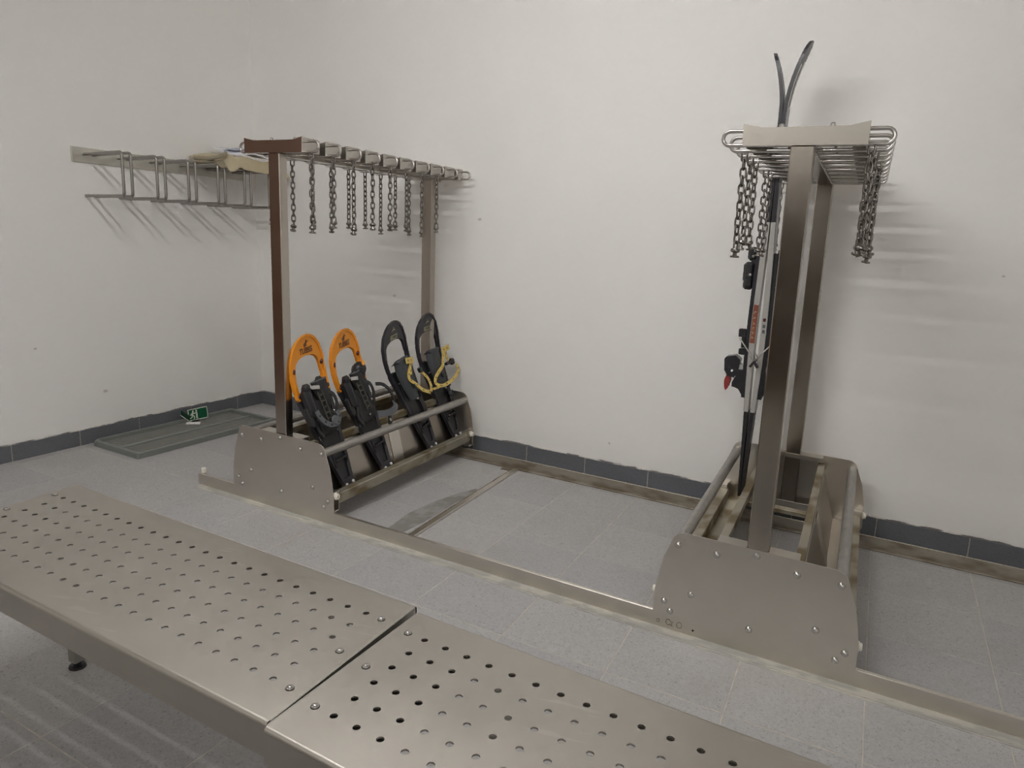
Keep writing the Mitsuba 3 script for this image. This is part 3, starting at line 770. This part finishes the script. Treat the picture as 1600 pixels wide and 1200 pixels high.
def straps_b2(k, bk, XF):
    y0, le = 1.283, -0.080
    a = to_shoe([(1.256, 0.555), (1.30, 0.56), (1.345, 0.568)], y0, le)
    b = to_shoe([(1.285, 0.545), (1.256, 0.502), (1.232, 0.464), (1.173, 0.435), (1.124, 0.406), (1.108, 0.375), (1.162, 0.35), (1.255, 0.356), (1.347, 0.383), (1.391, 0.415), (1.385, 0.45)], y0, le)
    c = to_shoe([(1.066, 0.346), (1.133, 0.348), (1.203, 0.353), (1.25, 0.36)], y0, le)
    d = to_shoe([(1.305, 0.55), (1.300, 0.515), (1.312, 0.485)], y0, le)
    for p, w, n in ((a, 0.032, 0.085), (b, 0.021, 0.080), (c, 0.014, 0.08), (d, 0.018, 0.08)):
        kk = part(bk, 'yellow_strap', strap3(p, n, w, 0.005, (0, 0, 1)), 'm_yellow', xf=XF, label='yellow rubber strap with dark holes')
        P = smooth_path([(x, y, n + 0.003) for x, y in p], 8)
        for q in P[4::7]:
            part(kk, 'hole', lathe([(0, 0.0015), (0.0034, 0.0015), (0.0034, 0), (0, 0)], 8, tuple(q)), 'm_black', xf=XF)
    e = to_shoe([(1.325, 0.472)], y0, le)[0]
    part(bk, 'strap_buckle', cat(box(e[0] - 0.045, e[0] + 0.02, e[1] - 0.009, e[1] + 0.009, 0.062, 0.085, 0.005), box(e[0] + 0.01, e[0] + 0.045, e[1] - 0.02, e[1] + 0.02, 0.062, 0.09, 0.008)), 'm_black', 30, XF)
    e = to_shoe([(1.325, 0.262)], y0, le)[0]
    part(k, 'side_buckle', lathe([(0.012, 0.02), (0.017, 0.018), (0.017, 0.0), (0.010, 0.0), (0.010, 0.018)], 12, (0.02, 0.29, 0.045)), 'm_grey', True, XF)

def heel_o1(k, bk, XF):
    y0, le = 0.232, -0.120
    p = to_shoe([(0.077, 0.421), (0.084, 0.394), (0.110, 0.359), (0.148, 0.337), (0.197, 0.339), (0.219, 0.367), (0.212, 0.395)], y0, le)
    hk = part(bk, 'heel_strap', strap3(p, 0.078, 0.026, 0.006), 'm_grey', xf=XF, label='grey heel strap with holes')
    e = to_shoe([(0.185, 0.352)], y0, le)[0]
    part(bk, 'heel_pad', lathe([(0, 0.006), (0.022, 0.006), (0.026, 0.0), (0, 0.0)], 16, (e[0], e[1], 0.078)), 'm_grey', 30, XF)
    for q in p[1:6]:
        part(hk, 'hole', lathe([(0, 0.0015), (0.005, 0.0015), (0.005, 0), (0, 0)], 8, (q[0], q[1], 0.0835)), 'm_black', xf=XF)
    e = to_shoe([(0.215, 0.258)], y0, le)[0]
    m = cat(box(e[0] - 0.03, e[0] + 0.012, e[1] - 0.018, e[1] - 0.008, 0.012, 0.016), box(e[0] + 0.002, e[0] + 0.010, e[1] + 0.004, e[1] + 0.03, 0.012, 0.016))
    part(k, 'logo_patch', m, 'm_maroon', xf=XF)
    w = [(-0.078, 0.312), (-0.069, 0.255)]
    side_text(k, w, XF)

def side_text(k, w, XF):
    a, b = np.array(w[0]), np.array(w[1])
    d = b - a; ln = np.linalg.norm(d); d /= ln
    m = meshkit.text_mesh('TUBBS', 0.012, 0.0012, bold=True)
    v = np.array(m.vertices)
    v[:, 0] *= ln / v[:, 0].max()
    e = np.array([-d[1], d[0]])
    q = a + v[:, :1] * d + (v[:, 1:2] - 0.006) * e
    part(k, 'side_lettering', tm(np.column_stack([q, 0.0118 + v[:, 2]]), m.faces), 'm_print', xf=XF, label='white lettering along the frame')

def heel_o2(k, bk, XF):
    y0, le = 0.556, -0.172
    p = to_shoe([(0.500, 0.312), (0.560, 0.303), (0.612, 0.308), (0.650, 0.326), (0.668, 0.345)], y0, le)
    part(bk, 'heel_strap', strap3(p, [0.085, 0.10, 0.11, 0.10, 0.085], 0.036, 0.006), 'm_grey', xf=XF, label='grey curved heel strap')
    s = to_shoe([(0.575, 0.47), (0.615, 0.455), (0.640, 0.42), (0.655, 0.38), (0.665, 0.35)], y0, le)
    part(bk, 'side_strap', strap3(s, [0.07, 0.085, 0.095, 0.095, 0.09], 0.018, 0.005), 'm_blackrough', xf=XF)
    t = to_shoe([(0.608, 0.295), (0.600, 0.262), (0.585, 0.228)], y0, le)
    tk = part(bk, 'hanging_strap', strap3(t, 0.075, 0.024, 0.005), 'm_black', xf=XF)
    for q in t:
        part(tk, 'pale_mark', box(q[0] - 0.007, q[0] + 0.007, q[1] - 0.007, q[1] + 0.007, 0.078, 0.0795), 'm_silver', xf=XF)
    e = to_shoe([(0.452, 0.330)], y0, le)[0]
    lg = unary_union([LineString([(e[0] - 0.010, e[1] + 0.016), (e[0] - 0.004, e[1] - 0.006), (e[0] + 0.012, e[1] - 0.004), (e[0] + 0.016, e[1] + 0.008)]).buffer(0.006), LineString([(e[0] - 0.004, e[1] - 0.014), (e[0] + 0.010, e[1] - 0.016)]).buffer(0.004)])
    m = extr(lg, 0.002); m.apply_translation([0, 0, 0.027])
    part(k, 'logo_patch', m, 'm_orangelogo', xf=XF, label='orange emblem on the deck')
    e = to_shoe([(0.517, 0.600)], y0, le)[0]
    q = trimesh.creation.icosphere(2, 1.0)
    part(bk, 'toe_dome', tm(q.vertices * [0.044, 0.040, 0.040] + [e[0] - 0.014, e[1] - 0.030, 0.036], q.faces), 'm_black', True, XF, label='rounded black toe dome')
    part(bk, 'cup_badge', lathe([(0, 0.003), (0.013, 0.003), (0.015, 0.0), (0, 0)], 12, (e[0] - 0.012, e[1] - 0.004, 0.0745)), 'm_orangelogo', True, XF, label='small orange badge')
    w = [(-0.078, 0.318), (-0.069, 0.255)]
    side_text(k, w, XF)

make_shoe('orange', 0.232, -0.120, 'orange-toed black snowshoe right beside the front post of the rack', 'orange-toed snowshoes', extra=heel_o1)
make_shoe('orange', 0.556, -0.172, 'orange-toed black snowshoe second from the front post, next to a black one', 'orange-toed snowshoes', extra=heel_o2)
make_shoe('black', 1.008, -0.190, 'black snowshoe with yellow straps standing between orange-toed and black snowshoe', 'black snowshoes with yellow straps', extra=straps_b1)
make_shoe('black', 1.283, -0.080, 'black snowshoe with yellow straps nearest the back wall, leaning before the rear post', 'black snowshoes with yellow straps', extra=straps_b2)

# ------------------------------------------------------------------ skis
YS = 1.135                                   # their place along the right rack
def ski_axis(z):
    return np.interp(z, [0.17, 1.0, 1.9, 2.3], [-0.2105, -0.204, -0.197, -0.194])
def ski_sections(side, z0, z1, n, inset=0.0, extra_t=0.0, layer=None):
    """rectangular sections of one ski from z0 to z1; side -1 left, +1 right"""
    out = []
    for z in np.linspace(z0, z1, n):
        camber = 0.010 * math.exp(-((z - 0.95) / 0.42) ** 2)
        th = np.interp(z, [0.17, 0.5, 0.9, 1.3, 1.75, 2.0, 2.3], [0.010, 0.017, 0.024, 0.024, 0.016, 0.014, 0.015])
        tip_z = 2.265 if side > 0 else 2.225
        w = np.interp(z, [0.17, 0.175, 0.19, 0.4, 0.95, 1.75, 2.02], [0.030, 0.040, 0.045, 0.047, 0.036, 0.050, 0.055])
        u = (z - 2.08) / (tip_z - 2.08)
        if u > 0:
            w = 0.055 * math.sqrt(max(1 - u ** 6, 0.08))
        t = np.clip((z - 1.96) / 0.29, 0, 1.1)
        c = (0.068 if side > 0 else 0.066) * t ** 1.9
        base = ski_axis(z) + side * (camber + c + 0.0005)
        out.append((z, base, base + side * th, w))
    return out
def loft(secs):
    v = [[x, YS + y, z] for z, a, b, w in secs for x, y in ((a, -w), (b, -w), (b, w), (a, w))]
    f = []
    n = len(secs)
    for i in range(n - 1):
        p, q = i * 4, i * 4 + 4
        for j in range(4):
            j2 = (j + 1) % 4
            f += [[p + j, p + j2, q + j2], [p + j, q + j2, q + j]]
    f += [[0, 2, 1], [0, 3, 2], [4 * n - 4, 4 * n - 3, 4 * n - 2], [4 * n - 4, 4 * n - 2, 4 * n - 1]]
    m = tm(v, f)
    if m.volume < 0:
        m.invert()
    return m
def make_ski(side, label):
    k = thing('ski', label, 'ski', 'pair of skis in the right rack')
    tip_z = 2.265 if side > 0 else 2.225
    part(k, 'tail', loft(ski_sections(side, 0.172, 0.60, 14)), 'm_black', xf=XF2, label='black tail of the ski')
    part(k, 'waist', loft(ski_sections(side, 0.60, 1.50, 20)), 'm_silver', xf=XF2, label='silver side wall of the ski')
    part(k, 'shovel', loft(ski_sections(side, 1.50, tip_z - 0.001, 40)), 'm_frame', xf=XF2, label='dark upturned tip of the ski')
    def sheet(z0, z1, n, w0, w1, mtl, nm, t=0.0022):
        secs = [(z, b, b + side * t, 0) for z, a, b, w in ski_sections(side, z0, z1, n)]
        ws = [w for *_, w in ski_sections(side, z0, z1, n)]
        v, f = [], []
        for (z, a, b, _), w in zip(secs, ws):
            v += [[a, YS + w * w0, z], [b, YS + w * w0, z], [b, YS + w * w1, z], [a, YS + w * w1, z]]
        for i in range(n - 1):
            p, q = i * 4, i * 4 + 4
            for j in range(4):
                j2 = (j + 1) % 4
                f += [[p + j, p + j2, q + j2], [p + j, q + j2, q + j]]
        f += [[0, 2, 1], [0, 3, 2], [4 * n - 4, 4 * n - 3, 4 * n - 2], [4 * n - 4, 4 * n - 2, 4 * n - 1]]
        m = tm(v, f)
        if m.volume < 0:
            m.invert()
        part(k, nm, m, mtl, xf=XF2)
    sheet(0.60, 2.0, 30, -0.93, 0.93, 'm_topsheet', 'top_sheet')
    sheet(2.0, 2.17, 14, -0.80, -0.30, 'm_silver', 'tip_stripe')
    sheet(2.0, 2.19, 14, 0.25, 0.70, 'm_silver', 'tip_stripe')
    if side < 0:
        # steel edge line and the red panel with pale lettering on the side wall facing the viewer
        sc = ski_sections(side, 0.935, 1.118, 8)
        v = []
        for z, a, b, w in sc:
            v += [[a + side * 0.001, YS - w - 0.0012, z], [b - side * 0.001, YS - w - 0.0012, z], [b - side * 0.001, YS - w + 0.002, z], [a + side * 0.001, YS - w + 0.002, z]]
        f = []
        for i in range(7):
            p, q = i * 4, i * 4 + 4
            for j in range(4):
                j2 = (j + 1) % 4
                f += [[p + j, p + j2, q + j2], [p + j, q + j2, q + j]]
        f += [[0, 2, 1], [0, 3, 2], [28, 29, 30], [28, 30, 31]]
        m = tm(v, f)
        if m.volume < 0:
            m.invert()
        rp = part(k, 'red_panel', m, 'm_skired', xf=XF2, label='orange red panel with pale lettering')
        for i, z in enumerate((0.962, 0.984, 1.006, 1.030, 1.056, 1.082)):
            _, a, b, w = ski_sections(side, z, z + 0.001, 2)[0]
            c = (a + b) / 2
            part(rp, 'letter', cat(box(c - 0.0055, c - 0.0015, YS - w - 0.0018, YS - w, z - 0.006, z + 0.007), box(c - 0.0055, c + 0.005, YS - w - 0.0018, YS - w, z + 0.0025 * (i % 3) - 0.004, z + 0.0025 * (i % 3))), 'm_tan', xf=XF2)
    else:
        for z in (1.05, 1.02, 0.995):
            _, a, b, w = ski_sections(side, z, z + 0.001, 2)[0]
            part(k, 'side_mark', box(min(a, b) + 0.006, max(a, b) - 0.006, YS - w - 0.0015, YS - w, z - 0.008, z + 0.008), 'm_grey' if z < 1.04 else 'm_maroon', xf=XF2)
    # binding: riser plate, toe piece, heel piece with lever, brake
    def top(z):
        return ski_sections(side, z, z + 0.001, 2)[0][2]
    def bb(z0, z1, o0, o1, w, b=0.004, y=0.0):
        t0 = (top(z0) + top(z1)) / 2
        xa, xb = sorted((t0 + side * o0, t0 + side * o1))
        return box(xa, xb, YS + y - w, YS + y + w, z0, z1, b)
    secs = [(z, b, b + side * 0.020, 0.030) for z, a, b, w in ski_sections(side, 0.665, 1.36, 18)]
    part(k, 'riser_plate', loft(secs), 'm_black', xf=XF2)
    tp = part(k, 'toe_piece', cat(bb(1.215, 1.315, 0.018, 0.070, 0.032, 0.014), bb(1.32, 1.385, 0.018, 0.060, 0.024, 0.012), bb(1.30, 1.33, 0.018, 0.040, 0.020, 0.004), bb(1.185, 1.23, 0.02, 0.064, 0.030, 0.010)), 'm_gloss', 30, XF2, label='black toe binding')
    for yy in (0.036, -0.036):
        part(tp, 'wing', bb(1.20, 1.235, 0.026, 0.052, 0.010, 0.004, yy), 'm_black', 30, XF2)
    part(tp, 'screw', lathe([(0, -0.004), (0.007, -0.004), (0.008, 0), (0, 0)], 10, (top(1.26) + side * 0.036, YS - 0.032, 1.255), 1), 'm_bolt', True, XF2)
    part(tp, 'screw', lathe([(0, -0.004), (0.006, -0.004), (0.007, 0), (0, 0)], 10, (top(1.35) + side * 0.034, YS - 0.024, 1.342), 1), 'm_bolt', True, XF2)
    t0 = top(0.8)
    prof = [(0.040, 0.845), (0.062, 0.862), (0.100, 0.852), (0.108, 0.842), (0.104, 0.790), (0.088, 0.764), (0.062, 0.760), (0.050, 0.775), (0.044, 0.81)]
    hp_ = Polygon([(t0 + side * o, z) for o, z in prof]).buffer(0.004)
    hk = part(k, 'heel_piece', extr_y(hp_, YS - 0.028, YS + 0.028), 'm_gloss', 40, XF2, label='black heel binding')
    body = Polygon([(t0 + side * o, z) for o, z in [(0.018, 0.80), (0.045, 0.80), (0.052, 0.765), (0.066, 0.735), (0.066, 0.712), (0.035, 0.705), (0.018, 0.68)]])
    part(hk, 'body', extr_y(body, YS - 0.030, YS + 0.030), 'm_black', 40, XF2)
    sp = Polygon([(t0 + side * o, z) for o, z in [(0.016, 0.825), (0.046, 0.822), (0.046, 0.772), (0.062, 0.752), (0.056, 0.745), (0.036, 0.765), (0.016, 0.765)]])
    part(hk, 'bracket', extr_y(sp, YS - 0.024, YS + 0.024), 'm_silver', 40, XF2, label='silver bracket')
    lv = Polygon([(t0 + side * o, z) for o, z in [(0.082, 0.770), (0.094, 0.762), (0.103, 0.735), (0.100, 0.705), (0.095, 0.690), (0.086, 0.705), (0.078, 0.738)]]).buffer(0.003)
    part(hk, 'lever', extr_y(lv, YS - 0.018, YS + 0.018), 'm_red', 40, XF2, label='red release lever')
    part(hk, 'screw', lathe([(0, -0.003), (0.006, -0.003), (0.006, 0), (0, 0)], 10, (t0 + side * 0.070, YS - 0.032, 0.790), 1), 'm_print', True, XF2)
    # brake: two wire arms crossing the ski's edge, black pads at their ends
    for yy in (-1, 1):
        a = np.array([top(0.9) + side * 0.045, YS + yy * 0.048, 0.955]); b = np.array([top(0.9) - side * 0.012, YS + yy * 0.062, 0.885]); c = np.array([top(0.9) - side * 0.052, YS + yy * 0.064, 0.825])
        bk = part(k, 'brake_arm', tube(fillet([a, b, (b + c) / 2], 0.01), 0.0035, 6), 'm_rod', True, XF2)
        part(bk, 'pad', sweep([(b + c) / 2, c], np.array([rect(0.007, 0.005), rect(0.010, 0.006)])), 'm_black', xf=XF2)
    part(k, 'brake_pedal', cat(bb(0.905, 0.965, 0.018, 0.040, 0.026, 0.005), bb(0.955, 0.995, 0.02, 0.058, 0.012, 0.004), bb(0.870, 0.90, 0.018, 0.050, 0.014, 0.004)), 'm_black', 30, XF2)
make_ski(-1, 'left ski of the pair, binding and red lever facing the corner, tip curling left')
make_ski(1, 'right ski of the pair, next to the steel post, tip curling right and reaching highest')

# ------------------------------------------------------------------ benches of perforated steel
HB = 0.52
def bench(label, A, ea, eb, holes, screws, legs, back):
    A, ea, eb = map(np.array, (A, ea, eb))
    k = thing('bench', label, 'bench')
    e1, e2 = ea / np.linalg.norm(ea), eb / np.linalg.norm(eb)
    rr = 0.010
    i0, i1, i2, i3 = A + e2 * rr + e1 * 0.003, A + ea + e2 * rr - e1 * 0.003, A + ea + eb - e2 * rr - e1 * 0.003, A + eb - e2 * rr + e1 * 0.003
    P = Polygon([i0, i1, i2, i3])
    hs = [Polygon(circ(0.0078, 14) + np.array(h)) for h in holes]
    P = Polygon(P.exterior.coords, [list(h.exterior.coords) for h in hs if P.buffer(-0.01).contains(h)])
    m = extr(P, 0.004)
    m.apply_translation([0, 0, HB - 0.004])
    part(k, 'seat_sheet', m, 'm_bench', label='perforated steel seat with round holes')
    m = extr(unary_union([Polygon(b) for b in back]), 0.014)
    m.apply_translation([0, 0, HB - 0.026])
    part(k, 'under_frame', m, 'm_benchside', label='frame member just below the holes')
    # folded long edges: quarter round, then the apron
    def edge(p, q, out):
        a = np.linspace(0, math.pi / 2, 7)
        prof = [(rr * math.sin(t), -rr * (1 - math.cos(t))) for t in a] + [(rr, -0.075), (rr - 0.004, -0.075)] + [((rr - 0.004) * math.sin(t), -rr + (rr - 0.004) * math.cos(t)) for t in a[::-1]]
        v = []
        for c in (p, q):
            v += [[*(c + out * o), HB + dz] for o, dz in prof]
        n = len(prof)
        f = []
        for j in range(n):
            j2 = (j + 1) % n
            f += [[j, j2, n + j2], [j, n + j2, n + j]]
        mm = tm(v, f)
        if mm.face_normals[4] @ np.array([*out, 0.5]) < 0:
            mm.invert()
        return mm
    part(k, 'apron', edge(i3, i2, e2), 'm_bench', 30, label='folded front edge')
    part(k, 'apron', edge(i0, i1, -e2), 'm_bench', 30)
    # end sheets
    for c, d in ((A, 1), (A + ea, -1)):
        p, q = c + e2 * rr, c + eb - e2 * rr
        inn = e1 * d * 0.003
        v = [[*x, z] for x in (p, q, q + inn, p + inn) for z in (HB, HB - 0.072)]
        f = [[0, 1, 3], [0, 3, 2], [2, 3, 5], [2, 5, 4], [4, 5, 7], [4, 7, 6], [6, 7, 1], [6, 1, 0], [0, 2, 4], [0, 4, 6], [1, 5, 3], [1, 7, 5]]
        part(k, 'end_sheet', tm(v, f), 'm_benchside')
    for s in screws:
        part(k, 'screw', lathe([(0, 0.0065), (0.004, 0.006), (0.0075, 0.004), (0.0095, 0.0), (0, 0)], 12, (*s, HB)), 'm_bolt', True)
    for x, y in legs:
        lg = part(k, 'leg', box(x - 0.018, x + 0.018, y - 0.018, y + 0.018, 0.022, HB - 0.004, 0.002), 'm_benchside')
        part(lg, 'foot', lathe([(0, 0.024), (0.012, 0.024), (0.012, 0.010), (0.024, 0.008), (0.026, 0.0), (0, 0.0)], 14, (x, y, 0.0)), 'm_black', 30)
    xs = sorted(set(x for x, _ in legs))
    for x in xs:
        ys = [y for xx, y in legs if xx == x]
        part(k, 'cross_rail', box(x - 0.014, x + 0.014, min(ys) + 0.018, max(ys) - 0.018, HB - 0.06, HB - 0.03, 0.002), 'm_benchside')
hl = [(2.1211 + 0.058 * i + 0.0045 * j, -2.6715 - 0.0612 * j - 0.0003 * i) for i in range(23) for j in range(6)]
bench('perforated steel bench on the left with worn seat, ending at the gap', (2.032, -2.571), (1.4425, -0.009), (0.0440, -0.509), hl,
      [(2.0738, -2.6701), (2.0804, -2.8207), (2.0870, -2.9713), (3.4452, -2.680), (3.4592, -2.8342), (3.4717, -2.9881)], [(2.245, -2.74), (3.33, -2.70)],
      [[(2.05, -2.65), (3.462, -2.655), (3.464, -2.703), (2.05, -2.696)], [(2.05, -2.65), (2.27, -2.65), (2.29, -2.84), (2.17, -2.84), (2.19, -3.07), (2.09, -3.07)]])
hr = [(3.583 + 0.0578 * i + 0.0042 * j, -2.6952 - 0.0617 * j - 0.0014 * i) for i in range(23) for j in range(6)]
bench('perforated steel bench nearest the camera, running out of the picture', (3.4935, -2.599), (1.4425, -0.026), (0.0270, -0.503), hr,
      [(3.5353, -2.6941), (3.5453, -2.8473), (3.555, -3.0029), (4.875, -2.725), (4.885, -2.878), (4.895, -3.03)], [(3.80, -2.72), (4.70, -2.75)],
      [[(3.51, -2.672), (4.92, -2.703), (4.92, -2.753), (3.51, -2.722)], [(3.51, -2.672), (3.68, -2.672), (3.735, -2.88), (3.748, -2.96), (3.70, -3.03), (3.70, -3.06), (3.55, -3.06)]])

# ------------------------------------------------------------------ boot hanger on the left wall
k = thing('wall_hanger', 'steel wall hanger with looped rods on the left wall', 'hanger')
def hz(y):
    return -0.033 * (y + 1.25)
def hang_xf(v):
    o = v.copy()
    o[:, 2] = v[:, 2] + hz(v[:, 1])
    return o
part(k, 'wall_plate', box(0.0, 0.010, -1.326, -0.10, 1.668, 1.753, 0.002), 'm_hangerplate', xf=hang_xf, label='long steel back plate')
for c in (-1.2275, -1.0165, -0.8065, -0.5925, -0.3870, -0.181):
    for s in (-0.026, 0.026):
        y = c + s
        part(k, 'rod', tube(fillet([(0.004, y, 1.716), (0.37, y, 1.726), (0.37, y, 1.487), (0.0, y, 1.482)], 0.022, 4), 0.0085, 8), 'm_hanger', True, xf=hang_xf)

# folded canvas lying on the rods
n, m_ = 46, 26
u, w = np.meshgrid(np.linspace(0, 1, n), np.linspace(0, 1, m_), indexing='ij')
def lay(y0, y1, x0, x1, z, amp, seed, thick, mtl, sag=0.0, key=None, label=None, cat_=None, edge=0.03, ridge=None, tilt=0.0):
    Y = y0 + (y1 - y0) * u
    X = x0 + (x1 - x0) * w
    q = np.stack([X * 7, Y * 7, X * 0 + seed], -1)
    Y = Y + edge * (meshkit.fbm(q * 1.3 + 5) - 0.5) * 2
    X = X + edge * (meshkit.fbm(q * 1.1 + 11) - 0.5) * 1.2
    Zc = z + amp * (meshkit.fbm(q + 1) - 0.35) + 0.35 * amp * np.sin(Y * 26 + X * 14 + seed)
    if ridge:
        for yc, wd, h in ridge:
            Zc = Zc + h * np.exp(-((Y - yc - 0.15 * (X - 0.2)) / wd) ** 2)
    Zc = Zc + tilt * (x1 - X)
    Zc = Zc - sag * np.clip((w - 0.8) / 0.2, 0, 1) ** 1.5
    bulge = thick * np.clip(np.minimum(np.minimum(u, 1 - u) * 9, np.minimum(w, 1 - w) * 5), 0.15, 1) ** 0.5
    Zt = Zc + bulge
    return grid_closed(np.clip(X, 0.013, 1), Y, np.maximum(Zt + hz(Y), Zc + hz(Y) + 0.002), Zc + hz(Y))
bag = thing('canvas_bag', 'beige canvas bundle folded flat on the rods of the wall hanger', 'bag')
part(bag, 'lower_fold', lay(-0.60, -0.10, 0.05, 0.385, 1.738, 0.012, 3.0, 0.022, 'm_lining', sag=0.03), 'm_lining', 60)
part(bag, 'upper_fold', lay(-0.565, -0.07, 0.03, 0.415, 1.752, 0.016, 7.0, 0.028, 'm_canvas', sag=0.058, ridge=[(-0.52, 0.03, 0.022), (-0.36, 0.12, 0.014)]), 'm_canvas', 60)
part(bag, 'rolled_edge', tube(smooth_path([(0.31, -0.74, 1.752 + hz(-0.74)), (0.35, -0.66, 1.760 + hz(-.66)), (0.36, -0.57, 1.785 + hz(-.57)), (0.33, -0.52, 1.806 + hz(-.52))], 6), 0.013, 8), 'm_lining', True)
pp = thing('paper_sheet', 'crumpled white sheet with blue grey print on top of canvas bundle', 'paper')
part(pp, 'sheet', lay(-0.415, -0.13, 0.05, 0.36, 1.804, 0.018, 12.0, 0.014, 'm_paper', edge=0.012, tilt=0.13, ridge=[(-0.30, 0.06, 0.016)]), 'm_paper', 60)
part(pp, 'print', lay(-0.40, -0.28, 0.14, 0.30, 1.838, 0.014, 12.0, 0.004, 'm_bluegrey', tilt=0.11, edge=0.008, ridge=[(-0.30, 0.06, 0.010)]), 'm_bluegrey', 60, label='blue grey print')

# ------------------------------------------------------------------ drip tray with exit sign on the floor
k = thing('floor_tray', 'grey green framed mesh tray lying on the floor along the left wall', 'tray')
x0, x1, y0, y1 = 0.040, 0.515, -1.372, -0.325
out = Polygon([(x0, y0 + 0.04), (x0 + 0.04, y0), (x1 - 0.006, y0), (x1, y0 + 0.006), (x1, y1), (x0, y1)]).buffer(0.018).buffer(-0.018)
ring = out.difference(sbox(x0 + 0.036, y0 + 0.036, x1 - 0.036, y1 - 0.036))
fr = extr(ring, 0.026); fr.apply_translation([0, 0, 0.0005])
ring2 = out.buffer(-0.006).difference(sbox(x0 + 0.030, y0 + 0.030, x1 - 0.030, y1 - 0.030))
f2 = extr(ring2, 0.004); f2.apply_translation([0, 0, 0.0262])
part(k, 'frame', cat(fr, f2), 'm_trayframe', 30)
part(k, 'middle_bar', box(0.255, 0.285, y0 + 0.036, y1 - 0.036, 0.004, 0.018, 0.003), 'm_trayframe')
bars = [box(x0 + 0.036, x1 - 0.036, y, y + 0.0042, 0.003, 0.011) for y in np.arange(y0 + 0.045, y1 - 0.04, 0.0125)]
part(k, 'grating', cat(bars), 'm_mesh', kind='stuff', label='fine grating of the tray')

k = thing('exit_sign', 'green emergency exit sign with running man lying on the tray', 'exit sign')
# two panels folded in a V, standing on a white strip
O = np.array([0.088, -0.706, 0.0185])
def vpanel(e, up, w, h, t, o=O):
    """panel spanned by e (across) and up, thickness behind"""
    e, up = np.array(e, float), np.array(up, float)
    e /= np.linalg.norm(e); up /= np.linalg.norm(up)
    nn = np.cross(e, up); nn /= np.linalg.norm(nn)
    def xf(q):
        return o + q[:, :1] * e + q[:, 1:2] * up + q[:, 2:3] * nn
    return xf
fx = vpanel((0.20, 1.0, 0.06), (-0.16, 0.02, 1.0), 0, 0, 0, O)
W, Hh = 0.128, 0.072
part(k, 'front_panel', box(0, W, 0, Hh, -0.006, 0.0, 0.001), 'm_green', xf=fx, label='green front panel')
fr = sbox(-0.004, -0.004, W + 0.004, Hh + 0.004).difference(sbox(0.0005, 0.003, W - 0.001, Hh - 0.001))
m = extr(fr, 0.008); m.apply_translation([0, 0, -0.007])
part(k, 'pale_edging', m, 'm_pale', xf=fx, label='pale plastic edging')
man_ = unary_union([Point(0.030, 0.060).buffer(0.0062), LineString([(0.028, 0.052), (0.024, 0.034)]).buffer(0.006), LineString([(0.027, 0.049), (0.040, 0.043), (0.046, 0.051)]).buffer(0.0030), LineString([(0.027, 0.049), (0.016, 0.044), (0.012, 0.035)]).buffer(0.0030),
                    LineString([(0.025, 0.034), (0.036, 0.026), (0.034, 0.011)]).buffer(0.0038), LineString([(0.023, 0.034), (0.018, 0.020), (0.008, 0.016)]).buffer(0.0038)])
m = extr(man_, 0.0012); m.apply_translation([0, 0, 0.0])
part(k, 'running_man', m, 'm_pale', xf=fx, label='pale running man pictogram')
dr_ = sbox(0.048, 0.008, 0.060, 0.066).difference(LineString([(0.040, 0.044), (0.047, 0.053)]).buffer(0.005))
m = extr(dr_, 0.0012)
part(k, 'doorway', m, 'm_pale', xf=fx)
bx = vpanel((-0.050, -0.030, 0.040), (0.30, 0.0, 1.0), 0, 0, 0, O + [0, 0, 0.003])
part(k, 'rear_panel', box(0.0, 0.070, 0.0, 0.036, -0.005, 0.0, 0.001), 'm_darkgreen', xf=bx, label='dark green rear panel')
part(k, 'rear_edging', box(-0.002, 0.072, -0.004, 0.001, -0.007, 0.002, 0.001), 'm_pale', xf=bx)
part(k, 'base_strip', tm(*(lambda m: (m.vertices @ np.array([[0.78, 0.62, 0], [-0.62, 0.78, 0], [0, 0, 1.0]]) + [0.155, -0.728, 0.0125], m.faces))(box(-0.045, 0.045, -0.011, 0.011, 0.0, 0.012, 0.002))), 'm_print', label='white base strip')
part(k, 'foot', box(0.085, 0.105, -0.690, -0.640, 0.0115, 0.020, 0.001), 'm_black')
